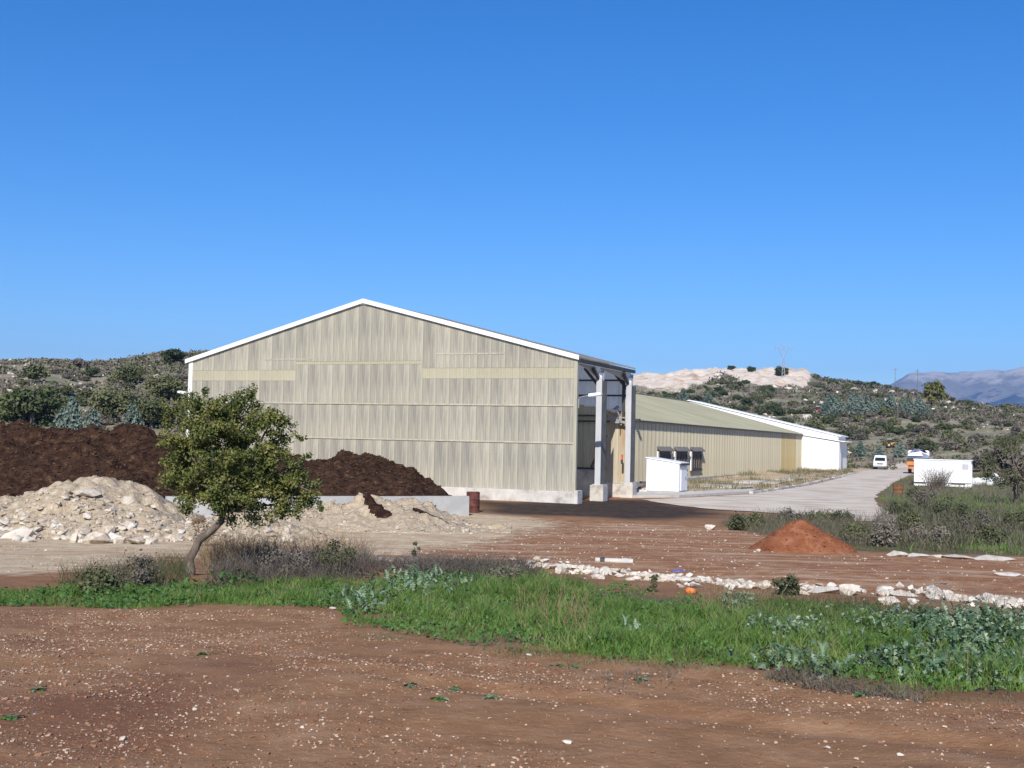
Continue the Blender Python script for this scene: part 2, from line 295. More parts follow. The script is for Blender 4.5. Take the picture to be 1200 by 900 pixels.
# ------------------------------------------------------------------ object helpers
def npmesh(name, V, F, mats=(), smooth=False, midx=None):
    V = np.asarray(V, np.float32); F = np.asarray(F, np.int32); k = F.shape[1]
    me = bpy.data.meshes.new(name); me.vertices.add(len(V)); me.vertices.foreach_set('co', V.ravel())
    me.loops.add(F.size); me.loops.foreach_set('vertex_index', F.ravel())
    me.polygons.add(len(F)); me.polygons.foreach_set('loop_start', np.arange(0, F.size, k, dtype=np.int32))
    me.polygons.foreach_set('loop_total', np.full(len(F), k, np.int32))
    if midx is not None: me.polygons.foreach_set('material_index', np.asarray(midx, np.int32))
    me.polygons.foreach_set('use_smooth', np.full(len(F), smooth))
    for m in mats: me.materials.append(MT[m])
    me.update(calc_edges=True); return me
def link(name, me, parent=None, loc=(0, 0, 0), rz=0):
    o = bpy.data.objects.new(name, me); COL.objects.link(o); o.location = loc; o.rotation_euler = (0, 0, rz)
    if parent: o.parent = parent
    return o
def tag(o, label=None, cat=None, group=None, kind=None):
    for k, v in (('label', label), ('category', cat), ('group', group), ('kind', kind)):
        if v: o[k] = v
    return o
def empty(name, loc, rz, label, cat, group=None):
    o = link(name, None, None, loc, rz); return tag(o, label, cat, group)
class MB:
    """collects boxes, tubes and polygons into one mesh"""
    def __init__(s): s.v, s.f, s.m = [], [], []
    def poly(s, pts, mi=0):
        n = len(s.v); s.v += [tuple(p) for p in pts]; s.f.append(tuple(range(n, n+len(pts)))); s.m.append(mi)
    def box(s, x0, x1, y0, y1, z0, z1, mi=0, M=None):
        P = [(x, y, z) for z in (z0, z1) for y in (y0, y1) for x in (x0, x1)]
        if M is not None: P = [tuple(M @ Vector(p)) for p in P]
        n = len(s.v); s.v += P
        for q in ((0, 2, 3, 1), (4, 5, 7, 6), (0, 1, 5, 4), (2, 6, 7, 3), (0, 4, 6, 2), (1, 3, 7, 5)): s.f.append(tuple(n+i for i in q)); s.m.append(mi)
    def prism(s, poly, y0, y1, mi=0):          # poly in xz, extruded along y
        n = len(s.v); k = len(poly); s.v += [(x, y0, z) for x, z in poly]+[(x, y1, z) for x, z in poly]
        s.f.append(tuple(range(n, n+k))); s.f.append(tuple(range(n+2*k-1, n+k-1, -1))); s.m += [mi, mi]
        for i in range(k): j = (i+1) % k; s.f.append((n+j, n+i, n+k+i, n+k+j)); s.m.append(mi)
    def bar(s, a, b, w, h=None, mi=0):
        a, b = Vector(a), Vector(b); d = (b-a).normalized(); h = h or w
        up = Vector((0, 0, 1)) if abs(d.z) < .95 else Vector((1, 0, 0)); x = d.cross(up).normalized(); y = x.cross(d)
        n = len(s.v)
        for p in (a, b):
            for i, j in ((-1, -1), (1, -1), (1, 1), (-1, 1)): s.v.append(tuple(p+x*i*w/2+y*j*h/2))
        for q in ((0, 3, 2, 1), (4, 5, 6, 7), (0, 1, 5, 4), (1, 2, 6, 5), (2, 3, 7, 6), (3, 0, 4, 7)): s.f.append(tuple(n+i for i in q)); s.m.append(mi)
    def tube(s, pts, rad, k=8, mi=0, cap=True):
        pts = [Vector(p) for p in pts]; n = len(s.v); dd = (pts[-1]-pts[0]).normalized(); up = Vector((0, 0, 1)) if abs(dd.z) < .6 else Vector((.05, 1, 0))
        if isinstance(rad, (int, float)): rad = [rad]*len(pts)
        for i, p in enumerate(pts):
            d = (pts[min(i+1, len(pts)-1)]-pts[max(i-1, 0)]).normalized()
            x = d.cross(up).normalized(); y = x.cross(d)
            for j in range(k):
                a = j*2*math.pi/k; s.v.append(tuple(p+(x*math.cos(a)+y*math.sin(a))*rad[i]))
        for i in range(len(pts)-1):
            for j in range(k): a, b = n+i*k+j, n+i*k+(j+1) % k; s.f.append((a, b, b+k, a+k)); s.m.append(mi)
        if cap: s.f.append(tuple(n+j for j in range(k))[::-1]); s.f.append(tuple(n+(len(pts)-1)*k+j for j in range(k))); s.m += [mi, mi]
    def mesh(s, name, mats, smooth=False, bevel=0):
        me = bpy.data.meshes.new(name); me.from_pydata(s.v, [], s.f)
        if isinstance(mats, str): mats = (mats,)
        for m in mats: me.materials.append(MT[m])
        me.polygons.foreach_set('material_index', s.m)
        bm = bmesh.new(); bm.from_mesh(me); bmesh.ops.recalc_face_normals(bm, faces=bm.faces)
        if bevel: bmesh.ops.bevel(bm, geom=list(bm.edges), offset=bevel, segments=2, affect='EDGES', clamp_overlap=True)
        bm.to_mesh(me); bm.free()
        if smooth: me.polygons.foreach_set('use_smooth', [True]*len(me.polygons))
        me.update(); return me
    def build(s, name, mats, parent=None, smooth=False, bevel=0, loc=(0, 0, 0), rz=0): return link(name, s.mesh(name, mats, smooth, bevel), parent, loc, rz)
def copy_tree(o, parent=None):
    c = o.copy(); COL.objects.link(c); c.parent = parent
    for ch in list(o.children): copy_tree(ch, c)
    return c

# vectorised scatter geometry
def quads(P, N, S, asp=1., twist=None):
    """leaf quads at P with normals N and half-size S (diamond shaped)"""
    n = len(P); N = N/np.linalg.norm(N, axis=1, keepdims=True)
    r = RNG.normal(size=(n, 3)); T = np.cross(N, r); T /= np.linalg.norm(T, axis=1, keepdims=True)+1e-9; B = np.cross(N, T)
    S = np.broadcast_to(S, (n,))[:, None]
    V = np.stack([P-T*S, P-B*S*.55*asp+N*S*.12, P+T*S, P+B*S*.55*asp+N*S*.12], 1).reshape(-1, 3)
    return V, np.arange(4*n).reshape(n, 4)
def blades(P, H, Wd, lean=.5, dirs=None):
    n = len(P); a = RNG.uniform(0, 2*np.pi, n); d = np.stack([np.cos(a), np.sin(a), np.zeros(n)], 1); s = np.stack([-d[:, 1], d[:, 0], d[:, 2]], 1)
    b = RNG.uniform(0, 2*np.pi, n); s = np.stack([np.cos(b), np.sin(b), np.zeros(n)], 1)
    l = RNG.uniform(.1, 1, n)[:, None]*lean*H[:, None]; up = np.zeros((n, 3)); up[:, 2] = H
    w = Wd[:, None]*.5
    V = np.stack([P-s*w, P+s*w, P+up*.55+d*l*.35+s*w*.8, P+up*.55+d*l*.35-s*w*.8, P+up+d*l+s*w*.15, P+up+d*l-s*w*.15], 1).reshape(-1, 3)
    k = np.arange(n)[:, None]*6
    return V, np.concatenate([k+np.array([[0, 1, 2, 3]]), k+np.array([[3, 2, 4, 5]])], 0)
def stems(P, Hh, lean, rad, seg=4, curve=.5, dirs=None, jit=.04):
    n = len(P); a = RNG.uniform(0, 2*np.pi, n) if dirs is None else dirs
    d = np.stack([np.cos(a), np.sin(a), np.zeros(n)], 1); l = (lean*RNG.uniform(.2, 1, n)*Hh)[:, None]
    V = np.zeros((n, seg+1, 3, 3)); R = np.broadcast_to(rad, (n,))
    for i in range(seg+1):
        t = i/seg; c = P+d*l*(t**(1+curve)); c = c+np.stack([np.zeros(n), np.zeros(n), Hh*t*(1-.15*lean*t)], 1)
        if 0 < i: c = c+RNG.normal(size=(n, 3))*jit*Hh[:, None]*.6
        for j in range(3):
            q = j*2*np.pi/3; rr = R*(1-.75*t); V[:, i, j] = c+np.stack([np.cos(q)*rr, np.sin(q)*rr, np.zeros(n)], 1)
    k = (np.arange(n)*(seg+1)*3)[:, None, None, None]; ii = (np.arange(seg)*3)[None, :, None, None]
    jj = np.array([[j, (j+1) % 3, (j+1) % 3+3, j+3] for j in range(3)])[None, None]
    return V.reshape(-1, 3), (k+ii+jj).reshape(-1, 4)
def join(parts):
    Vs, Fs, n = [], [], 0
    for V, F in parts: Vs.append(V); Fs.append(F+n); n += len(V)
    return np.concatenate(Vs), np.concatenate(Fs)
def rock_mesh(seed, flat=.7, pts=15):
    r = np.random.default_rng(seed); p = r.normal(size=(pts, 3)); p /= np.linalg.norm(p, axis=1, keepdims=True); p *= r.uniform(.75, 1.1, (pts, 1)); p[:, 2] *= flat
    bm = bmesh.new()
    for q in p: bm.verts.new(q)
    res = bmesh.ops.convex_hull(bm, input=bm.verts)
    bmesh.ops.delete(bm, geom=[v for v in bm.verts if not v.link_faces], context='VERTS')
    bm.verts.ensure_lookup_table(); bm.verts.index_update()
    V = np.array([v.co[:] for v in bm.verts]); F = np.array([[v.index for v in f.verts] for f in bm.faces]); bm.free(); return V, F
ROCKS = [rock_mesh(100+i, f) for i, f in enumerate((.55, .65, .7, .8, .5, .75, .6, .7))]
PEBS = [rock_mesh(200+i, .6, 8) for i in range(6)]
def rockfield(P, S, shapes, sink=.25):
    parts = []; n = len(P); which = RNG.integers(0, len(shapes), n)
    for k, (V, F) in enumerate(shapes):
        I = np.where(which == k)[0]
        if not len(I): continue
        a = RNG.uniform(0, 2*np.pi, len(I)); c, s = np.cos(a)[:, None], np.sin(a)[:, None]; sx = RNG.uniform(.7, 1.3, (len(I), 1)); sy = RNG.uniform(.7, 1.3, (len(I), 1))
        X = V[None, :, 0]*sx; Y = V[None, :, 1]*sy; Zz = np.broadcast_to(V[None, :, 2], X.shape)
        Q = np.stack([X*c-Y*s, X*s+Y*c, Zz], 2)*S[I][:, None, None]+P[I][:, None, :]; Q[:, :, 2] += (S[I]*(.5-sink))[:, None]
        FF = F[None]+(np.arange(len(I))*len(V))[:, None, None]; parts.append((Q.reshape(-1, 3), FF.reshape(-1, 3)))
    return join(parts)
def sample_poly(poly, n):
    poly = np.asarray(poly); lo, hi = poly.min(0), poly.max(0); out = []; tot = 0
    while tot < n:
        q = RNG.uniform(lo, hi, (n*2, 2)); q = q[sdist(q[:, 0], q[:, 1], poly) > 0]; out.append(q); tot += len(q)
    return np.concatenate(out)[:n]
def on_ground(q, dz=0): return np.column_stack([q, gz(q[:, 0], q[:, 1])+dz])

# ================================================================== THE SETTING
Z_GRASS = hits([(-250, 700), (0, 692), (90, 696), (130, 676), (220, 680), (420, 682), (470, 668), (540, 664), (620, 672), (680, 676), (720, 690), (760, 694), (830, 702), (900, 702), (960, 706), (1050, 712), (1100, 716), (1200, 728), (1450, 745),
                (1450, 840), (1200, 818), (1060, 811), (960, 797), (900, 782), (830, 781), (740, 778), (650, 766), (560, 757), (470, 744), (400, 731), (394, 712), (250, 708), (120, 712), (0, 708), (-250, 715)])
Z_TAN = hits([(-300, 596), (0, 596), (230, 600), (555, 598), (650, 612), (600, 628), (540, 640), (480, 648), (330, 656), (200, 652), (100, 668), (0, 672), (-300, 675)])
Z_MUD = hits([(556, 587), (600, 589), (700, 585), (760, 586), (830, 597), (850, 603), (810, 608), (740, 609), (690, 606), (640, 604), (600, 603), (565, 602)])
Z_RED = hits([(480, 652), (620, 626), (700, 612), (860, 618), (1000, 645), (1300, 655), (1300, 712), (1100, 702), (900, 690), (700, 672), (600, 662)])
Z_FIELD = hits([(1040, 566), (1075, 556), (1150, 556), (1500, 560), (1500, 640), (1200, 652), (1010, 646), (900, 628), (845, 616), (860, 604), (1068, 615), (1032, 600), (1026, 582)])
Z_VERGE = hits([(742, 566), (938, 549), (1000, 549), (1004, 555), (960, 565), (890, 576), (800, 581)])
Z_LOT = hits([(985, 551), (1000, 545), (1090, 543), (1100, 556), (1040, 566), (1000, 560)])
ROAD = hits([(752, 586), (800, 584), (880, 579.5), (930, 572), (985, 560.5), (1018, 551), (1036, 546), (1056, 541), (1078, 541), (1082, 549), (1066, 557), (1045, 567), (1028, 580), (1025, 587), (1034, 597), (1068, 613), (1000, 611), (950, 605), (880, 600), (840, 598), (800, 594)])
def build_ground():
    ang = np.concatenate([np.linspace(-math.pi, -.52, 70, endpoint=False), np.linspace(-.52, .52, 430), np.linspace(.52, math.pi, 70)[1:]])
    rad = np.concatenate([[.4], np.geomspace(1.5, 900, 420), np.geomspace(950, 9000, 24)])
    A, R = np.meshgrid(ang, rad); X, Y = R*np.sin(A), R*np.cos(A); Zg = gz(X, Y)
    na, nr = len(ang), len(rad); V = np.stack([X, Y, Zg], 2).reshape(-1, 3)
    i, j = np.meshgrid(np.arange(nr-1), np.arange(na-1), indexing='ij'); k = (i*na+j).ravel()
    F = np.stack([k, k+na, k+na+1, k+1], 1)
    me = npmesh('ground', V, F, ['ground'], True)
    def soft(poly, w): return np.clip(sdist(X, Y, poly)/w*.5+.5, 0, 1)
    tan = np.maximum(np.maximum(soft(Z_TAN, 2.5), soft(Z_VERGE, 1.5)*.8), soft(Z_LOT, 6)); mud = soft(Z_MUD, 2.2); grs = np.maximum(soft(Z_GRASS, 1.2)*.72, soft(Z_FIELD, 1.5))
    red = soft(Z_RED, 3.); th = np.arctan2(X, Y); r0 = np.interp(th, _TA, _T0); scr = sstep((R-r0*.92)/(r0*.16))
    scr = np.maximum(scr, sstep((R-78)/20)*sstep((th-.40)/.05)); scr = np.maximum(scr, sstep((R-62)/12)*sstep((-th-.27)/.04))
    quar = quarry_mask(X, Y)
    for nm, (a, b, c) in (('zoneA', (tan, mud, scr)), ('zoneB', (grs, quar, red))):
        at_ = me.attributes.new(nm, 'FLOAT_COLOR', 'POINT'); at_.data.foreach_set('color', np.stack([a, b, c, np.ones_like(a)], 3-1).reshape(-1).astype(np.float32))
    return tag(link('ground', me), kind='structure')
build_ground()
def sheet(name, poly, mat, dz, step=.6, wob=.25):
    """ground-following sheet with slightly uneven edges"""
    poly = np.asarray(poly); P = []
    for i in range(len(poly)):
        a, b = poly[i], poly[(i+1) % len(poly)]; n = max(1, int(np.hypot(*(b-a))/step))
        for t in np.arange(n)/n: P.append(a*(1-t)+b*t)
    P = np.array(P); P += np.stack([fbm(P[:, 0]/1.3, P[:, 1]/1.3, 11), fbm(P[:, 0]/1.3, P[:, 1]/1.3, 17)], 1)*wob
    bm = bmesh.new(); f = bm.faces.new([bm.verts.new((p[0], p[1], 0)) for p in P]); bmesh.ops.triangulate(bm, faces=[f])
    for _ in range(5):
        es = [e for e in bm.edges if e.calc_length() > 2.5]
        if not es: break
        bmesh.ops.subdivide_edges(bm, edges=es, cuts=1); bmesh.ops.triangulate(bm, faces=bm.faces)
    me = bpy.data.meshes.new(name)
    for v in bm.verts: v.co.z = float(gz(v.co.x, v.co.y, False))+dz
    bmesh.ops.recalc_face_normals(bm, faces=bm.faces)
    bm.to_mesh(me); bm.free(); me.materials.append(MT[mat]); return link(name, me)
tag(sheet('road', ROAD, 'road', .035), kind='structure')
# far mountains
def build_mountains():
    px = np.linspace(560, 2200, 520); R = np.linspace(5200, 8300, 90)
    yr = np.interp(px, [560, 900, 1000, 1055, 1070, 1090, 1120, 1150, 1175, 1200, 1300, 1500, 2200], [500, 478, 462, 447, 442, 440.5, 442, 440, 439, 433.5, 428, 438, 470])
    PX, RR = np.meshgrid(px, R); th = np.arctan((PX-600)/FPX)
    zc = np.array([zpx(p, y, 7000*math.cos(math.atan((p-600)/FPX))) for p, y in zip(px, yr)])[None]
    t = (RR-5200)/1800; s = np.where(t < 1, np.clip(t, 0, 1)**1.5, np.clip(1-(t-1)*.8, 0, 1))
    X, Y = RR*np.sin(th), RR*np.cos(th)
    Zm = -14+(zc+14)*s+s*(1-s)*4*(.5-np.abs(fbm(X/520, Y/520, 21, 5)))*110+s*(.45-np.abs(fbm(X/260, Y/260, 25, 5)))*70
    na = len(px); k = (np.arange(len(R)-1)[:, None]*na+np.arange(na-1)[None]).ravel()
    tag(link('mountain_range', npmesh('mountain_range', np.stack([X, Y, Zm], 2).reshape(-1, 3), np.stack([k, k+1, k+na+1, k+na], 1), ['mountain'], True)), kind='structure')
build_mountains()

# ================================================================== SHEDS
_d = ray(1205, 531); DX = np.array([_d[0], _d[1]]); DX /= np.hypot(*DX); UX = np.array([-DX[1], DX[0]])
SHED_O = np.array([3.381, 61.59]); RZ = math.atan2(-DX[0], DX[1])
def shed_pt(x, y, z=0):
    p = SHED_O-UX*x+DX*y; return (p[0], p[1], z)
def corr_panel(x0, w, z0, z1, pitch=.137, amp=.022, y=0., off=0., z1b=None, axis='x', lap=True):
    """one corrugated sheet; z1 / z1b = top height at its left / right edge; axis x: sheet along x, axis y: along y"""
    n = max(2, int(round(w/pitch))); xs = []; ds = []
    for i in range(n):
        for f, a in ((0, 0), (.32, 0), (.5, 1), (.82, 1)): xs.append((i+f)/n*w); ds.append(-amp*a)
    xs.append(w); ds.append(0); z1b = z1 if z1b is None else z1b
    V, F, MI = [], [], []
    for x, q in zip(xs, ds):
        for z in (z0, z1+(z1b-z1)*x/w):
            V.append((x0+x, y+off+q, z) if axis == 'x' else (y+off-q, x0+x, z))
    for i in range(len(xs)-1):
        k = 2*i; F.append((k, k+2, k+3, k+1) if axis == 'x' else (k, k+2, k+3, k+1)); MI.append(1 if lap and i >= len(xs)-4 else 0)
    return np.array(V), np.array(F), MI
def panel(name, parent, mats, *a, **k):
    V, F, MI = corr_panel(*a, **k)
    V = V.copy(); c = V.mean(0); o = link(name, npmesh(name, V-c, F, mats, False, MI), parent, tuple(c)); return o
WID, EAVE, RIDGE, RX_, DEP = 24.55, 7.55, 10.78, -12.75, 9.35
def roofz(x): return RIDGE-(x-RX_)*(RIDGE-EAVE)/(0-RX_) if x > RX_ else RIDGE-(RX_-x)*(RIDGE-EAVE)/(WID+RX_)
tall = empty('tall_shed', shed_pt(0, 0), RZ, 'tall gabled shed clad in weathered beige corrugated sheets with white edge trim', 'shed')
NP = 30; pw = WID/NP
for k in range(NP):
    x0 = -WID+k*pw; x1 = x0+pw
    bandA, bandB = ((6.3, 6.98) if k < 9 else ((7.22, 7.46) if k < 19 else (6.42, 7.06)))
    alt = .006*(k % 2)
    rows = [(.58, 3.12), (3.05, 5.06), (4.98, bandA+.06)]
    for r, (za, zb) in enumerate(rows): panel('cladding_sheet', tall, ('fibre', 'fibre_lap'), x0-.02, pw+.04, za, zb, off=-.05-.012*r-alt)
    panel('cladding_sheet', tall, ('fibre_band', 'fibre_lap'), x0-.02, pw+.04, bandA, bandB, off=-.09-alt)
    panel('cladding_sheet', tall, ('fibre', 'fibre_lap'), x0-.02, pw+.04, bandB-.06, roofz(x0)-.1, off=-.105-alt, z1b=roofz(x1)-.1)
# sealed horizontal laps (paler strips, in three lengths like the sheets)
for zz, yy in ((3.09, -.092), (5.03, -.104)):
    for a, b in ((-WID, -16.5), (-16.45, -8.2), (-8.15, -.02)):
        m = MB(); m.box(a, b, yy-.02, yy+.01, zz-.045, zz+.03); m.build('lap_strip', 'fibre_lap', tall)
m = MB(); m.box(-8.15, -4.1, -.135, -.112, 7.72, 7.80); m.box(-19.3, -16.0, -.135, -.112, 7.5, 7.56); m.build('lap_strip', 'fibre_lap', tall)
# light corner batten and dark edge on the right
m = MB(); m.box(-.12, .035, -.14, .06, .6, EAVE-.02); m.build('corner_trim', 'fibre_lap', tall)
m = MB(); m.box(-WID-.12, -WID+.16, -.16, .3, .1, EAVE+.05); m.build('corner_trim', 'white', tall)
# concrete plinth under the gable
m = MB(); m.box(-WID-.1, .06, -.34, .3, -.3, .6); pl = m.build('plinth', 'conc', tall, bevel=.02)
m = MB(); m.box(.07, .27, -.42, .34, -.3, .68); m.build('plinth_end', 'conc', tall, bevel=.02)
# roof with white rake trim
m = MB(); OV = .22
for (xa, xb) in ((-WID-.3, RX_), (RX_, .12)):
    za, zb = (roofz(-WID)-.3*.26, RIDGE) if xa < RX_-1 else (RIDGE, roofz(0)-.12*.26)
    m.prism([(xa, za), (xb, zb), (xb, zb+.07), (xa, za+.07)], -OV, DEP+.15)
m.build('roof', 'roof_grey', tall)
for (xa, za, xb, zb) in ((-WID-.32, roofz(-WID)-.09, RX_, RIDGE-.005), (RX_, RIDGE-.005, .14, roofz(0)-.04)):
    m = MB(); m.prism([(xa, za-.13), (xb, zb-.13), (xb, zb+.115), (xa, za+.115)], -OV-.06, -OV-.004); m.build('rake_trim', 'white', tall)
# ribbed sheets on the side wall to the left and roof sheets are out of view; the left wall closes the hall
m = MB(); m.box(-WID+.02, -WID+.08, .3, DEP, 0, EAVE-.02); m.build('side_wall', 'fibre', tall)
# rear wall: sheets above the lower shed are clear, the lower ones olive and dirty
for k in range(9):
    x1 = -.12-k*.72; x0 = x1-.72
    lo = 5.0+.09*k
    low_m = ('rust_sheet', 'fibre_lap') if k < 2 else ('fibre_dark', 'fibre_long_lap')
    panel('rear_sheet', tall, low_m, x0-.02, .76, 1.55 if k > 1 else .8, lo+.05, y=DEP, off=-.02-.006*(k % 2))
    panel('rear_sheet', tall, ('clear', 'clear'), x0-.02, .76, lo, roofz(x0)-.08, y=DEP, off=-.045-.006*(k % 2), z1b=roofz(x1)-.08)
m = MB(); xe = -.12-9*.72; m.prism([(-WID+.1, 1.5), (xe, 1.5), (xe, roofz(xe)-.08), (RX_, RIDGE-.08), (-WID+.1, EAVE-.08)], DEP-.03, DEP+.03); m.build('rear_wall', 'fibre_dark', tall)
m = MB(); m.box(-WID+.1, -1.6, DEP-.25, DEP+.2, -.3, 1.5); m.box(-1.59, .1, DEP-.3, DEP+.3, -.3, .78); m.build('rear_plinth', 'conc', tall)
for zz, xr in ((1.62, -1.5), (4.42, -1.3), (4.75, -1.5), (5.95, -.3), (6.85, -.3)):
    m = MB(); m.box(-7.2, xr, DEP-.22, DEP-.1, zz-.05, zz+.05); m.build('purlin', 'dark', tall)
for xx in (-.45, -3.6, -6.8):
    m = MB(); m.box(xx-.07, xx+.07, DEP-.38, DEP-.23, 1.5 if xx < -1 else 4.4, roofz(xx)-.1); m.build('rear_post', 'dark', tall)
# open side: columns on concrete pedestals, eave beam with haunches, canopy
for cy in (3.75, 9.0):
    m = MB(); m.box(-.42, .34, cy-.4, cy+.42, -.3, .85); m.build('pedestal', 'conc', tall, bevel=.03)
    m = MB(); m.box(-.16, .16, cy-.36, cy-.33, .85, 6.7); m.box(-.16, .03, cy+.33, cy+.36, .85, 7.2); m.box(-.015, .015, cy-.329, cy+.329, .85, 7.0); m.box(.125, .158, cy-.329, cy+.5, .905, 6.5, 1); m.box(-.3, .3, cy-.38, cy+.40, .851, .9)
    m.build('column', ('steel', 'gutter'), tall)  # darker side plate: the column's shaded side is put into its colour
    m = MB(); m.bar((-.05, cy-.05, 6.5), (-.05, cy-1.25, 7.12), .12, .16); m.bar((-.05, cy-.1, 6.15), (-.95, cy-.1, 7.2), .12, .14); m.build('knee_brace', 'dark', tall)
    m = MB(); m.box(-.25, .1, cy-.28, cy-.05, 6.62, 6.8); m.build('clamp_plate', 'white', tall)
m = MB(); m.box(-.02, .13, .02, DEP+.1, 7.28, 7.46); m.build('eave_beam', 'dark', tall)
for ya, yb in ((.9, 3.4), (4.3, 8.7)):
    m = MB(); k = 10; top = [(ya+(yb-ya)*i/k, 7.27) for i in range(k+1)]; bot = [(ya+(yb-ya)*i/k, 7.27-.08-.42*(i/k)**1.5) for i in range(k+1)]
    P = top+bot[::-1]; n = len(P); m.v = [(-.28, y, z) for y, z in P]+[(-.20, y, z) for y, z in P]
    for i in range(k): 
        a, b, c, d = i, i+1, n-2-i, n-1-i
        m.f += [(a, b, c, d), (a+n, d+n, c+n, b+n), (d, c, c+n, d+n), (a, a+n, b+n, b)]; m.m += [0]*4
    m.f += [(0, n-1, 2*n-1, n), (k, k+n, k+1+n, k+1)]; m.m += [0, 0]
    m.build('haunch', 'soffit', tall)
for xx in (-1.5, -3.2, -5.0, -7.0, -9.5):
    m = MB(); m.box(xx-.05, xx+.05, .1, DEP-.1, roofz(xx)-.24, roofz(xx)-.04); m.build('rafter', 'soffit', tall)
m = MB(); m.bar((-2.3, DEP-.5, 1.7), (-1.35, DEP-.6, 3.6), .16, .1); m.build('leaning_board', 'wood', tall)
m = MB(); m.box(-1.2, -.1, DEP-.5, DEP-.42, 4.32, 4.45); m.box(-1.2, -.1, DEP-.5, DEP-.42, 4.6, 4.68); m.bar((-1.3, DEP-.46, 4.7), (-.2, DEP-.46, 4.3), .1); m.bar((-1.3, DEP-.46, 4.9), (-.7, DEP-.5, 5.3), .14); m.build('pipe_bracket', 'galv', tall)
m = MB(); m.box(-.37, -.27, 8.5, 8.62, 1.95, 2.2); m.build('switch_box', 'dark', tall); m = MB(); m.box(-.37, -.27, 8.5, 8.62, 2.21, 2.5); m.build('warning_plate', 'redp', tall)
def wall_lamp(loc, rz, arm, label):
    e = empty('wall_lamp', loc, rz, label, 'lamp', 'lamps on bracket arms on the tall shed')
    m = MB(); m.tube([(0, 0, -.45), (0, 0, 0), (arm*.3, 0, .14), (arm, 0, .2)], .03, 6); m.build('arm', 'galv', e)
    m = MB(); m.prism([(arm*.9, .13), (arm+.62, .22), (arm+.66, .30), (arm+.5, .36), (arm*.9, .29)], -.14, .14); m.build('lamp_head', 'white', e, bevel=.02)
    m = MB(); m.prism([(arm+.08, .125), (arm+.56, .20), (arm+.56, .215), (arm+.08, .14)], -.1, .1); m.build('lamp_glass', 'chrome', e)
wall_lamp(shed_pt(.12, -.1, 5.35), RZ, .62, 'white lamp on bent arm at the gable corner by the open side')
wall_lamp(shed_pt(-WID-.13, .1, 5.35), RZ+math.pi, .25, 'white lamp sticking out from the left end of the tall shed')
wall_lamp(shed_pt(-.45, 8.3, 4.8), RZ+math.pi*.75, .5, 'white lamp tilted down beside the far steel column')

# long low shed
LO = (-5.6, DEP+.2); LEN = 99-DEP-.2; LH, LR, LW = 4.9, 8.97, 15.
longs = empty('long_shed', shed_pt(LO[0], LO[1]), RZ, 'long low olive beige shed with corrugated walls running back from the tall shed', 'shed')
# local: x right, y along; wall at x=0
NPL = 84; lw = LEN/NPL
for k in range(NPL):
    y0 = k*lw; gold = 71 <= k <= 79
    mats = ('fibre_gold', 'fibre_gold') if gold else ('fibre_long', 'fibre_long_lap')
    panel('wall_sheet', longs, mats, y0-.02, lw+.04, .3, LH-.02, pitch=.27, amp=.045, y=0, off=.03+.006*(k % 2), axis='y')
m = MB(); m.box(-.25, .12, 0, LEN, -.3, .32); m.build('plinth', 'conc_grey', longs)
m = MB(); m.box(.02, .26, -.02, LEN+.05, LH-.14, LH+.0); m.build('gutter', 'gutter', longs)
m = MB(); LX = 18.6; LZ = LR-(LX-LW)*(LR-LH)/LW
for side in (1, -1):
    for k in range(NPL):
        y0, y1 = k*lw, (k+1)*lw
        x_e, x_r = (.3, -LW) if side > 0 else (-LX, -LW); ze = (LH if side > 0 else LZ)+.01
        for (ya, yb, dz) in ((y0, y0+lw*.8, 0), (y0+lw*.8, y1, .05)):
            m.poly([(x_e, ya, ze+dz), (x_e, yb, ze+dz), (x_r, yb, LR+dz), (x_r, ya, LR+dz)])
        m.poly([(x_e, y0+lw*.8, ze), (x_e, y0+lw*.8, ze+.05), (x_r, y0+lw*.8, LR+.05), (x_r, y0+lw*.8, LR)])
me = m.mesh('roof', 'roof_long'); link('roof', me, longs)
m = MB(); m.box(-LW-.25, -LW+.25, 0, LEN, LR+.03, LR+.11); m.build('ridge_cap', 'roof_long', longs)
m = MB(); m.box(-LX+.3, -LX+.4, 0, LEN, 0, LZ-.1); m.build('far_wall', 'fibre_long', longs)
m = MB(); m.prism([(-.05, .3), (-.05, LH-.05), (-LW, LR-.05), (-LX+.4, LZ-.08), (-LX+.4, .3)], LEN-.1, LEN-.02); m.build('end_wall', 'fibre_long', longs)
m = MB(); m.prism([(-.05, .3), (-.05, LH-.05), (-LW, LR-.05), (-LX+.4, LZ-.08), (-LX+.4, .3)], .02, .1); m.build('end_wall', 'fibre_dark', longs)
m = MB(); m.box(.27, .55, .2+17.2, .6+17.2, LH-.1, LH+.1); m.build('gutter_outlet', 'dark', longs)
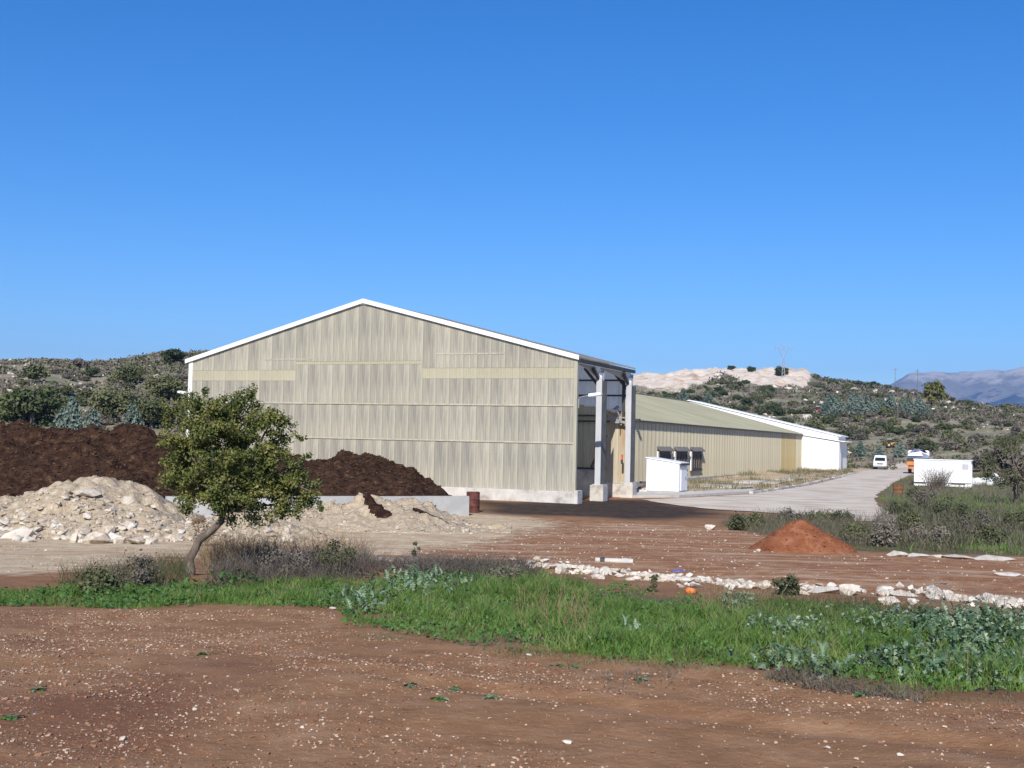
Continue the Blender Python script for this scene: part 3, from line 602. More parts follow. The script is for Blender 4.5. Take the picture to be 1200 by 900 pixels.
# three hatch windows with awnings
def along_for_px(px):
    lo, hi = 0, 90
    for _ in range(50):
        mid = (lo+hi)/2; p = np.array(shed_pt(LO[0], LO[1]+mid, 2)); q = MATN.T @ (p-[0, 0, CAM_H])
        if 600+FPX*q[0]/-q[2] < px: lo = mid
        else: hi = mid
    return lo
for pa, pb in ((769, 784), (789, 803.5), (808, 820.5)):
    ya, yb = along_for_px(pa), along_for_px(pb)
    w = link('hatch_window', None, longs, (0, 0, 0))
    m = MB(); m.box(.08, .14, ya+.1, yb-.1, .98, 2.62); m.build('recess', 'dark', w)
    for k in range(5):
        yy = ya+.25+(yb-ya-.5)*k/4; m = MB(); m.box(.15, .2, yy-.11, yy+.11, 1.12, 2.35-.1*(k % 2)); m.build('slat', 'wood', w)
    m = MB(); m.box(.15, .22, ya, yb, .9, 1.08); m.build('sill', 'dark', w)
    m = MB(); m.box(.15, .24, ya-.32, ya+.0, .95, 2.6); m.build('frame', 'white', w)
    m = MB(); m.prism([(.08, 2.98), (.42, 2.66), (.42, 2.60), (.08, 2.90)], ya-.15, yb+.2); m.build('awning', 'fibre_awning', w)

# white hall at the far end with lower wing
WH = empty('white_hall', shed_pt(LO[0], 99.1), RZ, 'bright white hall closing the far end of the long shed', 'shed')
hw, he, hz = 19.7, 4.72, 9.1
m = MB(); m.prism([(-LW-hw, 0), (4.6, 0), (4.6, he), (-LW, hz), (-LW-hw, he)], .25, 7.0); m.build('wall', 'white_wall', WH)
m = MB()
for a, b in (((4.95, he-.05), (-LW, hz+.04)), ((-LW, hz+.04), (-LW-hw-.3, he-.05))): m.prism([a, b, (b[0], b[1]+.12), (a[0], a[1]+.12)], .1, 7.2)
m.build('roof', 'white_roof', WH)
m = MB(); m.prism([(.07, .05), (4.8, .05), (4.8, 3.95), (.07, 4.78)], -.1, 6.9); m.build('wing_wall', 'white_wall', WH)
m = MB(); m.prism([(.07, 4.80), (5.5, 3.98), (5.5, 4.07), (.07, 4.89)], -.3, 7.1); m.build('wing_roof', 'white_roof', WH)
m = MB(); m.box(4.81, 4.87, .9, 2.6, .1, 2.6); m.build('door', 'steel', WH)
m = MB(); m.box(.3, 4.9, -.25, -.11, 0, .12); m.build('plinth', 'conc_grey', WH)

# ================================================================== WHITE KIOSK BY THE LONG SHED
def toshed(px, py): 
    p = hit(px, py)[:2]-SHED_O; return float(-p@UX), float(p@DX)
kx, ky = toshed(795.5, 579.5)
kio = empty('white_kiosk', shed_pt(kx-2.15, ky, .14), RZ, 'small white box shed with sloping roof and grey door side in front of shuttered windows', 'shed')
m = MB(); m.prism([(0, .04), (2.15, .04), (2.15, 1.80), (0, 2.1)], 0, 2.0); m.build('wall', 'white_wall', kio)
m = MB(); m.prism([(-.06, 2.115), (2.25, 1.80), (2.25, 1.86), (-.06, 2.175)], -.06, 2.1); m.build('roof', 'white', kio)
m = MB(); m.box(2.2, 2.29, -.02, 2.08, 1.69, 1.82); m.build('roof_edge', 'dark', kio)
m = MB(); m.box(2.155, 2.19, .35, 1.6, .1, 1.6); dr = m.build('door', 'white', kio); m = MB(); m.box(2.195, 2.22, 1.4, 1.46, .75, .95); m.build('handle', 'dark', dr)
m = MB(); m.box(-.02, 2.17, .1, 1.9, -.12, .035); m.build('base', 'dark', kio)
m = MB(); m.prism([(1.85, -.0), (2.3, -.0), (2.1, -.13)], -.12, -.02); m.build('foot', 'dark', kio)
# raised slab and kerb
SL = [shed_pt(*p)[:2] for p in (toshed(741, 583.5), toshed(796, 583), toshed(880, 578), toshed(888, 575), toshed(810, 578), toshed(748, 575))]
m = MB(); n = len(SL); m.v = [(x, y, .15) for x, y in SL]+[(x, y, -.2) for x, y in SL]; m.f = [tuple(range(n))]+[(i, (i+1) % n, (i+1) % n+n, i+n) for i in range(n)]; m.m = [0]*(n+1)
tag(m.build('pavement', 'conc_slab'), kind='structure')
kerb_px = [(880, 578.5), (905, 575.5), (930, 571), (960, 565), (985, 559.5), (1004, 555)]
KP = hits(kerb_px); kerb = tag(link('kerb', None), kind='structure'); seg = []
for i in range(len(KP)-1):
    n = max(1, int(np.hypot(*(KP[i+1]-KP[i]))/1.6))
    for t in range(n): seg.append((KP[i]+(KP[i+1]-KP[i])*t/n, KP[i]+(KP[i+1]-KP[i])*(t+.94)/n))
for a, b in seg:
    c = (a+b)/2; L = np.hypot(*(b-a)); m = MB(); hh = random.uniform(.13, .2); m.box(-L/2, L/2, -.14, .14, -.15, hh)
    m.build('kerb_stone', 'conc_slab', kerb, bevel=.02, loc=(c[0], c[1], g1(*c)), rz=math.atan2(b[1]-a[1], b[0]-a[0]))
for i, (px, py, w, dd, l) in enumerate(((838, 570, 2.6, 4.0, 'large cracked pale slab lying in weeds behind the white box shed'), (862, 571.5, 1.9, 3, 'tilted pale slab in weeds nearest the kerb'), (880, 565, 2.2, 6, 'long pale slab beside the olive shed wall'), (905, 566, 1.6, 3, 'pale slab lying below the yellow wall sheets'), (925, 562, 1.8, 4, 'pale slab near the foot of the white hall'))):
    p = hit(px, py); m = MB(); m.box(-w/2, w/2, -dd/2, dd/2, -.1, .07); m.box(-w*.3, w*.55, -dd*.3, dd*.35, .072, .13)
    tag(m.build('concrete_slab', 'conc_slab', bevel=.02, loc=tuple(p), rz=RZ+random.uniform(-.2, .2)), l, 'slab', 'broken slabs along the long shed')

# ================================================================== WALL, DRUM, HEAPS
def wall_line():
    A, B = np.array([-1.72, 49.8]), np.array([-12.6, 44.0]); C = np.array([-24., 39.5])
    w = empty('block_wall', (A[0], A[1], 0), 0, 'low grey concrete wall holding back the dark compost heaps', 'wall')
    for P, Q in ((A, B), (B, C)):
        L = np.hypot(*(Q-P)); n = int(L/2.4); an = math.atan2(Q[1]-P[1], Q[0]-P[0])
        for i in range(n):
            c = P+(Q-P)*(i+.5)/n; m = MB(); hl = L/n/2-.008; m.box(-hl, hl, -.15, .15, -.3, (.80 if P is A else .66)+random.uniform(-.012, .012))
            m.build('wall_block', 'conc_grey', w, bevel=.012, loc=(c[0]-A[0], c[1]-A[1], 0), rz=an+random.uniform(-.004, .004))
wall_line()
def drum(p, r, h, mat, label, name='oil_drum'):
    e = empty(name, p, 0, label, 'drum'); m = MB(); pts = []; rad = []
    for z, q in ((0, 1), (.02, 1.02), (.05, 1), (.32, 1), (.335, 1.035), (.35, 1), (.65, 1), (.665, 1.035), (.68, 1), (.95, 1), (.98, 1.02), (1, 1.01)): pts.append((0, 0, z*h)); rad.append(r*q)
    m.tube(pts, rad, 24); o = m.build('body', mat, e, smooth=True)
    o.modifiers.new('e', 'EDGE_SPLIT').split_angle = math.radians(50)
    m = MB(); m.tube([(0, 0, h+.002), (0, 0, h+.012)], r*.94, 24); m.build('lid', mat, e)
    m = MB(); m.tube([(r*.6, 0, h+.014), (r*.6, 0, h+.03)], r*.12, 10); m.build('bung', 'dark', e)
p = hit(554, 600.5); drum((p[0], p[1], p[2]-.02), .29, .9, 'drum', 'dark red rusty oil drum standing at the end of the grey wall')
p = hit(1052.5, 581); drum((p[0], p[1], p[2]-.03), .34, .78, 'rust', 'short brown rusty drum in weeds beside the pale road', 'rusty_drum')

def heap(name, mat, x0, x1, y0, y1, step, hf, label, cat='heap', group=None):
    xs, ys = np.arange(x0, x1+step, step), np.arange(y0, y1+step, step); X, Y = np.meshgrid(xs, ys)
    H = hf(X, Y); G = gz(X, Y, False); Zz = G+np.where(H > 0, H, -.25)
    na = len(xs); k = (np.arange(len(ys)-1)[:, None]*na+np.arange(na-1)[None]).ravel(); F = np.stack([k, k+1, k+na+1, k+na], 1)
    keep = (H.ravel()[F] > -.2).any(1); F = F[keep]; used = np.unique(F); rm = np.full(X.size, -1); rm[used] = np.arange(len(used))
    c = np.array([(x0+x1)/2, (y0+y1)/2, 0]); V = np.stack([X, Y, Zz], 2).reshape(-1, 3)[used]-c
    o = link(name, npmesh(name, V, rm[F], [mat], True), None, tuple(c)); return tag(o, label, cat, group)
def rough(X, Y, s, a1, a2): return fbm(X/1.6, Y/1.6, s, 5)*a1+fbm(X/.35, Y/.35, s+5, 3)*a2
def hL(X, Y):
    ridge = 54.6+.05*(X+20); crest = np.interp(X, [-42, -32, -26, -24, -21.5, -19.6, -18, -16.8, -15.4, -14.3, -13], [3.4, 3.3, 3.25, 3.4, 3.15, 3.1, 3.2, 3.35, 2.9, 2.0, 0])
    t = np.abs(Y-ridge)/np.where(Y < ridge, 6.2, 6.5); return crest*np.clip(1-t**1.35, -.5, 1)+(rough(X, Y, 31, .85, .30)-.22*np.abs(fbm(X/.8, Y/.8, 35, 3)))*np.clip(1.3-t, 0, 1)-.05
def hR(X, Y):
    ridge = 57.0; crest = np.interp(X, [-18, -15, -12, -10.4, -9.7, -8.8, -8.0, -7.0, -6.2, -5.4, -4.7, -3.9, -3.0, -2.4], [1.5, 2.3, 2.25, 2.35, 2.05, 2.0, 2.45, 2.42, 2.2, 1.95, 2.05, 1.25, .45, 0])
    t = np.abs(Y-ridge)/np.where(Y < ridge, 5.2, 4.0); return crest*np.clip(1-t**1.5, -.5, 1)+(rough(X, Y, 37, .4, .24)-.15*np.abs(fbm(X/.8, Y/.8, 35, 3)))*np.clip(1.3-t, 0, 1)-.05
heap('compost_heap', 'compost', -42, -12.5, 47.5, 62, .16, hL, 'big dark brown compost heap behind the rubble at the left', 'heap', 'compost heaps behind the wall')
heap('compost_heap', 'compost', -17.5, -2, 51.2, 61, .14, hR, 'dark brown compost heap against the tall shed, right of the tree', 'heap', 'compost heaps behind the wall')
RBX = -12.45
def hRub(X, Y):
    u = (X-RBX); prof = np.interp(X, [-22, -18.5, -16.2, -14.6, -13.4, -12.9, -12.0, -11.5, -10.8, -10.2, -9.5, -8.9, -8.0, -7.0, -6.2, -5.4], [.72, .72, .82, 1.12, 1.52, 1.74, 1.74, 1.5, 1.2, .85, .5, .5, .6, .5, .3, 0])
    r = 36.8-.06*u; t = np.abs(Y-r)/np.where(Y < r, 4.4, 4.0); return prof*np.clip(1-t**1.25, -.6, 1)+(rough(X, Y, 41, .42, .30)-.1*np.abs(fbm(X/.5, Y/.5, 45, 3)))*np.clip(1.2-t, 0, 1)-.04
heap('rubble_heap', 'sand', -22, -5, 31.5, 41.5, .1, hRub, 'pale tan rubble heap with white boulders at its foot, left of the tree')
def hSand(X, Y):
    prof = np.interp(X, [-9.6, -8.6, -7.6, -6.6, -5.6, -5.0, -4.5, -3.9, -3.3, -2.6, -1.6, -.6], [0, .35, .55, .62, .85, 1.02, 1.0, .85, .92, .7, .35, 0])
    r = 42.3; t = np.abs(Y-r)/np.where(Y < r, 3.6, 2.6); return prof*np.clip(1-t**1.3, -.6, 1)+(rough(X, Y, 47, .3, .24)-.08*np.abs(fbm(X/.5, Y/.5, 45, 3)))*np.clip(1.2-t, 0, 1)-.04
heap('sand_heap', 'sand', -10, 0, 38, 45.5, .09, hSand, 'pale sandy heap with dark spilled compost, in front of grey wall')
# dark compost spilled on the sandy heap
def spill(cx, cy, rx, ry, s, a):
    def h(X, Y):
        dx, dy = X-cx, Y-cy; u, v = dx*math.cos(a)+dy*math.sin(a), -dx*math.sin(a)+dy*math.cos(a)
        q = 1-(u/rx)**2-(v/ry)**2+fbm(X/.4, Y/.4, s)*.9; return np.where(q > 0, np.maximum(hSand(X, Y), 0)+.015+.05*np.clip(q, 0, 1), -1)
    return h
heap('compost_spill', 'compost', -6.2, -3.2, 39, 42.5, .07, spill(-4.5, 40.9, .38, .85, 51, .5), 'dark clump of compost spilled down the front of the sandy heap', 'heap', 'compost spilled on sand')
heap('compost_spill', 'compost', -3.8, -1.0, 39, 42.8, .07, spill(-2.5, 40.9, .8, .2, 53, -.35), 'thin dark streak of compost on the right flank of the sandy heap', 'heap', 'compost spilled on sand')
mp_ = hit(950, 648)
def hRed(X, Y):
    x, y = X-mp_[0], Y-mp_[1]-1.15; r = np.hypot(x/1.6, y/1.3)+fbm(X/.9, Y/.9, 61)*.1; return .95*np.clip(1-r**1.05, -.4, 1)+rough(X, Y, 63, .12, .07)*np.clip(1.2-r, 0, 1)
heap('red_soil_heap', 'redsoil', mp_[0]-2.6, mp_[0]+2.6, mp_[1]-1.4, mp_[1]+3.6, .055, hRed, 'cone of rusty red earth beside the soil track')
def clods(name, hf, x0, x1, y0, y1, n, smin, smax, mat, label):
    q = np.column_stack([RNG.uniform(x0, x1, n), RNG.uniform(y0, y1, n)]); H = hf(q[:, 0], q[:, 1]); k = H > .05; q, H = q[k], H[k]
    V, F = rockfield(np.column_stack([q, gz(q[:, 0], q[:, 1], False)+H]), smin*(smax/smin)**(RNG.uniform(0, 1, len(q))**2), PEBS); tag(link(name, npmesh(name, V, F, [mat])), label, 'clods', kind='stuff')
clods('compost_clods', hL, -30, -13, 48, 55.5, 8000, .025, .1, 'straw', 'loose clods over the face of the big compost heap')
clods('compost_clods', hR, -13, -2.5, 51.5, 57.5, 6000, .022, .085, 'straw', 'loose clods over the compost heap by the shed')
clods('red_clods', hRed, mp_[0]-1.7, mp_[0]+1.7, mp_[1]-.5, mp_[1]+1.5, 900, .015, .06, 'redsoil', 'loose clods on the red earth cone')
heapz = lambda x, y: g1(x, y)+max(0, float(hRub(np.array([x]), np.array([y]))[0]))

# ================================================================== STONES
RM = []
for k in range(10):
    V, F = rock_mesh(300+k, (.6, .7, .8, .55)[k % 4], 18); RM.append((npmesh('stone', V, F, ['lime']), npmesh('stone', V, F, ['lime_white'])))
def stone(name, x, y, z, s, label, group, white=1, sx=1., sz=1., rz=None, tilt=.25, cat='stone', k=None):
    o = link(name, RM[random.randrange(10) if k is None else k][white]); o.location = (x, y, z); o.scale = (s*sx, s, s*sz)
    o.rotation_euler = (random.uniform(-tilt, tilt), random.uniform(-tilt, tilt), random.uniform(0, 6.28) if rz is None else rz); return tag(o, label, cat, group)
# boulders at the foot of the rubble heap: (px, py, size px wide, height px, label)
BL = [(113, 634, 38, 24, 'big split pinkish boulder at the middle of the rubble heap foot'), (127, 620, 22, 22, 'pale boulder leaning behind the big split boulder'), (21, 625, 36, 20, 'broad white boulder at the left of the rubble heap foot'),
      (72, 616, 13, 11, 'small white block alone on the rubble slope'), (34, 632, 18, 16, 'grey white boulder at the lower left of the rubble heap'), (140, 636, 17, 18, 'white boulder just right of the split boulder'),
      (160, 634, 30, 16, 'long tilted white boulder right of the split boulder'), (172, 637, 14, 11, 'small white boulder at the right end of the foot row'), (87, 630, 14, 18, 'upright pale boulder left of the split boulder'), (104, 606, 16, 9, 'flat pale stone halfway up the rubble heap'),
      (103, 578, 30, 10, 'flat tan slab near the top of the rubble heap'), (150, 586, 14, 17, 'tan block on the right shoulder of the rubble heap'), (5, 612, 18, 10, 'flat pale stone at the left edge of the picture'), (205, 630, 22, 13, 'pale stone right of the heap foot before the weeds')]
for px, py, w, h, lab in BL:
    p = hit(px, 640 if py > 600 else 630); D = 33 if py > 600 else 35.3
    X = at(px, py, D)[0]; 
    ys = np.linspace(31, 38, 120); zz = np.array([heapz(at(px, py, q)[0], q) for q in ys]); rz_ = np.array([at(px, py+h*.3, q)[2] for q in ys])
    k = np.argmax(zz > rz_); yq = ys[k] if zz[k] > rz_[k] else 33.; q = at(px, py, yq); s = w/FPX*yq/2
    stone('boulder', q[0], q[1], max(zz[k], g1(q[0], q[1]))+s*.2, s, lab, 'boulders on the rubble heap', 1 if 'white' in lab else 0, 1.1, h/w*1.35, tilt=.3)
random.seed(33)
for _ in range(34):
    px = random.uniform(-4, 232); py = random.uniform(612, 638)-max(0, (px-170)*.12); w = random.uniform(7, 19)*(.6+.4*(py-605)/30); h = w*random.uniform(.6, .95)
    ys = np.linspace(31.3, 38, 100); zz = np.array([heapz(at(px, py, q)[0], q) for q in ys]); rz_ = np.array([at(px, py, q)[2] for q in ys]); k = np.argmax(zz > rz_); q = at(px, py, ys[k]); s = w/FPX*ys[k]/2
    stone('boulder', q[0], q[1], zz[k]+s*.15, s, 'one of the loose white boulders strewn along the rubble heap foot', 'loose boulders along the rubble foot', random.random() < .7, random.uniform(.9, 1.4), h/w*1.2, tilt=.4)
# loose rubble
def rub_points(n, lo, hi, smin, smax, bias):
    q = np.column_stack([RNG.uniform(-19, -6, n), 32.2+RNG.beta(1.2, bias, n)*4.5]); H = np.maximum(hRub(q[:, 0], q[:, 1]), 0)
    return np.column_stack([q, gz(q[:, 0], q[:, 1])+H]), np.exp(RNG.uniform(np.log(smin), np.log(smax), n))
P, S = rub_points(1500, 0, 0, .02, .15, 2.6); V, F = rockfield(P, S, ROCKS)
tag(link('rubble_stones', npmesh('rubble_stones', V, F, ['lime'])), 'loose broken limestone scattered over the rubble heap', 'rubble', kind='stuff')
q = np.column_stack([RNG.uniform(-9, -1, 420), RNG.uniform(38.8, 43, 420)]); q = q[~((np.hypot((q[:, 0]+4.55)/.9, (q[:, 1]-40.6)/1.3) < 1) | ((np.abs(q[:, 0]+2.5) < 1) & (np.abs(q[:, 1]-40.9) < .7)))]; P = np.column_stack([q, gz(q[:, 0], q[:, 1])+np.maximum(hSand(q[:, 0], q[:, 1]), 0)]); V, F = rockfield(P, np.exp(RNG.uniform(np.log(.025), np.log(.10), len(q))), ROCKS)
tag(link('sand_heap_stones', npmesh('sand_heap_stones', V, F, ['lime'])), 'small loose stones over the sandy heap', 'rubble', kind='stuff')
# row of white stones between the grass and the soil track
ROW = [(612, 661), (640, 664), (670, 668), (700, 672), (740, 675), (790, 680), (830, 683), (880, 687), (930, 689), (985, 692), (1030, 695), (1080, 697), (1130, 703), (1180, 709), (1240, 714)]
RW = hits(ROW)
BIG = [(893, 684, 24, 14, 'pale flat stone at the end of the thick stone row'), (995, 689, 26, 18, 'large square white block tilted up in the stone row'), (967, 690, 40, 10, 'long flat white slab left of the tilted block'), (1040, 702, 26, 12, 'grey white slab lying right of the tilted block'), (1060, 695, 30, 8, 'thin tan slab resting over smaller stones'),
       (1110, 694, 14, 12, 'single pale block standing apart near the track'), (1033, 693, 14, 12, 'pointed white stone behind the grey slab'), (938, 692, 20, 9, 'low pale stone partly hidden by a small bush'), (1170, 700, 14, 14, 'rounded tan stone among the rubble at the right'), (1070, 703, 14, 10, 'small white block below the thin tan slab'), (855, 686, 18, 10, 'pale stone next to the orange litter')]
for px, py, w, h, lab in BIG:
    p = hit(px, py+h*.45); s = w/FPX*p[1]/2; stone('stone', p[0], p[1], p[2]+s*h/w*.55, s, lab, 'white stones along the track edge', 1, 1.15, h/w*1.5, rz=random.uniform(-.3, .3), tilt=.15)
pts, sz = [], []
for i in range(len(RW)-1):
    L = np.hypot(*(RW[i+1]-RW[i])); dens = 46 if i < 7 else (18 if i < 11 else 46)
    for _ in range(int(L*dens)):
        t = random.random(); c = RW[i]*(1-t)+RW[i+1]*t; wd = .62 if i < 6 else (.45 if i < 11 else 1.0)
        pts.append((c[0]+random.gauss(0, .1), c[1]+random.gauss(0, wd))); sz.append(math.exp(random.uniform(math.log(.035), math.log(.15))))
P = on_ground(np.array(pts)); sz = np.array(sz); order = np.argsort(-sz)
for i in order[:150]:
    stone('stone', P[i, 0], P[i, 1], P[i, 2]+sz[i]*.3, sz[i], 'one of the similar white limestone stones in the row along the soil track', 'white stones along the track edge', 1, random.uniform(.8, 1.4), random.uniform(.6, 1))
V, F = rockfield(P[order[150:]], sz[order[150:]], ROCKS); tag(link('stone_row_rubble', npmesh('stone_row_rubble', V, F, ['lime_white'])), 'small white rubble filling the stone row', 'rubble', kind='stuff')
# flat stones beside the red heap and right edge of the track
for px, py, w, h, lab in [(1052, 648, 22, 9, 'flat white stone just right of the red earth cone'), (1075, 650, 26, 6, 'thin white slab second from the red earth cone'), (1098, 651, 18, 5, 'small pale slab in the line behind the track'), (1125, 652, 34, 6, 'long pale slab in the line behind the track'), (1165, 653, 40, 7, 'longest pale slab at the right end of the track line'), (968, 645, 13, 5, 'small white block at the foot of the red earth cone'), (888, 644, 8, 6, 'small pale stone left of the red earth cone'), (908, 631, 24, 5, 'white slab lying behind the left side of the red cone'), (1180, 673, 30, 4, 'pale flat stone on the track at the right edge'), (832, 617, 13, 9, 'white crumpled stone at the end of the black mud')]:
    p = hit(px, py+h*.4); s = w/FPX*p[1]/2; stone('stone', p[0], p[1], p[2]+s*h/w*.45, s, lab, 'flat stones beyond the track', 1, 1.2, h/w*1.5, rz=random.uniform(-.2, .2), tilt=.1)
def scatter_stones(name, polypx, n, smin, smax, mat, label, shapes=PEBS, patchy=True, p=2.2):
    q = sample_poly(hits(polypx), n)
    if patchy: q = q[RNG.uniform(0, 1, len(q)) < np.clip((fbm(q[:, 0]/1.1, q[:, 1]/1.1, 71)+.3)*1.7, .12, 1)]
    S = smin*(smax/smin)**(RNG.uniform(0, 1, len(q))**p); V, F = rockfield(on_ground(q), S, shapes); tag(link(name, npmesh(name, V, F, [mat])), label, 'pebbles', kind='stuff')
FG = [(-150, 716), (390, 716), (400, 738), (560, 765), (740, 785), (900, 790), (1060, 818), (1350, 835), (1400, 1000), (-250, 1000)]
scatter_stones('foreground_pebbles', FG, 36000, .0028, .0165, 'pebble', 'pale pebbles scattered over the bare foreground soil', p=3.2)
scatter_stones('track_pebbles', [(560, 630), (700, 612), (860, 620), (1000, 650), (1250, 660), (1250, 705), (1000, 690), (700, 668), (480, 655)], 3000, .01, .045, 'lime', 'pale stones scattered along the red soil track', p=2.5)
scatter_stones('yard_pebbles', [(-50, 640), (200, 640), (560, 602), (650, 612), (500, 650), (200, 655), (0, 672)], 2600, .01, .05, 'pebble', 'pale gravel on the yard before the heaps', p=2.5)
scatter_stones('soil_clods', FG, 22000, .004, .022, 'clod', 'small crumbs of brown earth over the foreground soil', p=2.6)
for px, py, w, lab in [(143, 868, 11, 'largest pale pebble on the soil at the lower left'), (512, 746, 8, 'white pebble on bare soil just below the grass edge'), (620, 768, 7, 'small white stone on soil under the middle of the grass'), (909, 812, 8, 'white pebble on soil below the thistles'), (665, 870, 12, 'flat pale stone in the soil at lower centre'), (970, 876, 9, 'pale pebble in the gravelly soil at lower right'), (1055, 884, 10, 'whitish pebble right of another at the lower right'), (228, 832, 7, 'grey pebble with a dark shadow on left soil'), (390, 714, 9, 'pale stone where the grass edge steps back')]:
    p = hit(px, py); s = w/FPX*p[1]/2; stone('stone', p[0], p[1], p[2]+s*.3, s, lab, 'single stones on the foreground soil', 1, 1.2, .7)

# ================================================================== FOREGROUND TREE
def leaf_ball(c, r, n, size, flat=.8, shell=.55):
    d = RNG.normal(size=(n, 3)); d /= np.linalg.norm(d, axis=1, keepdims=True)
    rr = (shell+(1-shell)*RNG.uniform(0, 1, n)**.6)*r*(1+.25*RNG.normal(size=n)); P = c+d*rr[:, None]*np.array([1, 1, flat])
    N = d*.7+RNG.normal(size=(n, 3))*.6+np.array([0, 0, .35]); return quads(P, N, size*RNG.uniform(.6, 1.25, n))
def main_tree():
    b = hit(222, 674); D = b[1]; e = empty('small_oak_tree', tuple(b), 0, 'small bushy oak with crooked leaning trunk growing from the grass strip', 'tree'); B = b
    L = lambda x, y, dy=0: tuple(np.array(at(x, y, D+dy))-B)
    m = MB(); path = [(221, 680), (223, 668), (222, 655), (229, 643), (233, 633), (249, 621), (259, 611), (262, 596), (268, 578), (270, 560)]
    m.tube([L(*p) for p in path], [.115, .095, .078, .07, .073, .064, .062, .064, .055, .04], 10); tr = m.build('trunk', 'bark', e, smooth=True)
    # crown lobes (px, py, depth, radius px)
    lobes = [(222, 505, 0, 30), (245, 492, -.3, 34), (285, 490, .1, 34), (312, 505, 0, 28), (228, 540, .1, 34), (262, 530, -.5, 42), (300, 535, -.2, 40), (330, 555, .1, 30), (345, 572, 0, 24), (235, 568, -.2, 28), (270, 572, -.4, 32), (305, 578, -.1, 28), (255, 510, .6, 40), (290, 555, .6, 38), (230, 555, .7, 34), (205, 490, .2, 16), (208, 560, .2, 18), (356, 585, .1, 12), (265, 590, -.2, 20), (318, 592, 0, 15), (240, 475, .1, 18), (284, 473, 0, 15), (325, 492, -.1, 14), (330, 520, .2, 13), (300, 604, -.1, 10), (250, 592, 0, 14), (265, 478, .2, 20), (218, 480, .1, 18), (205, 525, .1, 20), (220, 580, 0, 18), (290, 590, 0, 16), (340, 590, 0, 20), (325, 600, 0, 12), (275, 602, 0, 12)]
    parts = []; lm = MB(); px2m = D/FPX
    cl = []
    for x, y, dy, r in lobes:
        c = np.array(L(x, y, dy)); R = r*px2m
        k = max(4, int((r/9)**2*1.75))
        for _ in range(k):
            d = RNG.normal(size=3); d /= np.linalg.norm(d); cl.append(c+d*R*RNG.uniform(.55, 1.0)*np.array([1, .9, .95]))
    for c in cl: parts.append(leaf_ball(c, RNG.uniform(.10, .19), int(RNG.uniform(70, 135)), .031, .8, .25))
    # a few upright sprigs that break the outline
    for x, y, dx, dy_ in ((297, 474, 0, -20), (290, 470, 8, -10), (345, 508, 10, 8), (352, 540, 12, -6), (362, 575, 14, 6), (372, 588, 6, 10), (196, 482, -6, -12), (240, 462, 2, -6), (335, 588, 6, 16), (345, 596, 4, 12), (222, 592, -4, 12), (328, 490, 16, 8)):
        a, c = np.array(L(x, y)), np.array(L(x+dx, y+dy_)); 
        for t in np.linspace(0, 1, 9): parts.append(leaf_ball(a*(1-t)+c*t+RNG.normal(size=3)*.02, .055, 9, .032, 1, .2))
        lm.tube([tuple(a-(c-a)*.8), tuple(c)], [.012, .004], 4)
    top = np.array(L(266, 585)); 
    for x, y, dy, r in lobes[:20]:
        c = np.array(L(x, y, dy)); s0 = np.array(L(262+random.uniform(-4, 6), 600-random.uniform(0, 35))); mid = s0*.45+c*.55+np.array([0, 0, -.06])+RNG.normal(size=3)*.06
        lm.tube([tuple(s0), tuple(mid), tuple(c), tuple(c+(c-mid)*.5)], [.05, .03, .016, .006], 5)
    lm.build('limbs', 'bark', e); V, F = join(parts); link('crown', npmesh('crown', V, F, ['leaf']), e)
main_tree()

# ================================================================== GRASS STRIP, THISTLES, WEEDS
def grass_obj(name, poly, n, h0, h1, mat, label, lean=.6, wd=.011, thin=None, minin=0.):
    q = sample_poly(poly, n); sd = sdist(q[:, 0], q[:, 1], np.asarray(poly)); k = fbm(q[:, 0]/.8, q[:, 1]/.8, 81)
    keep = RNG.uniform(0, 1, len(q)) < np.clip((sd+.05)/.55+k*.7, 0, 1)*np.clip(.75+k*1.2, .12, 1)
    if thin is not None: keep &= thin(q)
    q, sd, k = q[keep], sd[keep], k[keep]
    k2 = fbm(q[:, 0]/.28, q[:, 1]/.28, 83, 2); H = (h0+(h1-h0)*np.clip(sd/.9, 0, 1)*np.clip(.6+k, .2, 1.3))*RNG.uniform(.6, 1.25, len(q))*np.clip(1+k2*1.1, .35, 1.8); V, F = blades(on_ground(q, -.01), H, wd*RNG.uniform(.7, 1.4, len(q)), lean)
    return tag(link(name, npmesh(name, V, F, [mat])), label, 'grass', kind='stuff')
_bare = hits([(690, 693), (760, 684), (850, 690), (860, 706), (780, 712), (700, 706)])
thin = lambda q: (sdist(q[:, 0], q[:, 1], _bare)+fbm(q[:, 0]*1.2, q[:, 1]*1.2, 3)*.3) < 0
GL = hits([(-250, 697), (0, 693), (120, 690), (300, 684), (420, 680), (420, 732), (394, 714), (250, 710), (120, 714), (0, 711), (-250, 718)])
GM = hits([(396, 688), (470, 672), (560, 668), (640, 672), (760, 694), (900, 706), (1000, 715), (1200, 740), (1420, 755), (1420, 836), (1200, 820), (1060, 813), (960, 799), (900, 784), (830, 783), (740, 780), (650, 768), (560, 759), (470, 746), (400, 733)])
grass_obj('grass_left', GL, 42000, .035, .13, 'grass', 'short green grass under the oak along the soil edge', .8, .010)
grass_obj('grass_strip', GM, 120000, .035, .15, 'grass', 'lush green grass strip across the middle of the foreground', 1.0, .011, thin)
_E = np.array(GM); grass_obj('edge_grass', hits([(380, 735), (470, 742), (650, 764), (830, 780), (960, 795), (1200, 815), (1200, 828), (1060, 822), (960, 808), (830, 792), (650, 778), (470, 756), (390, 745)]), 9000, .02, .09, 'grass_dry', 'short sparse grass creeping onto the bare soil', 1., .008)
grass_obj('straw_grass', Z_GRASS, 13000, .05, .19, 'grass_dry', 'drier straw coloured blades mixed into the green strip', .9, .008)
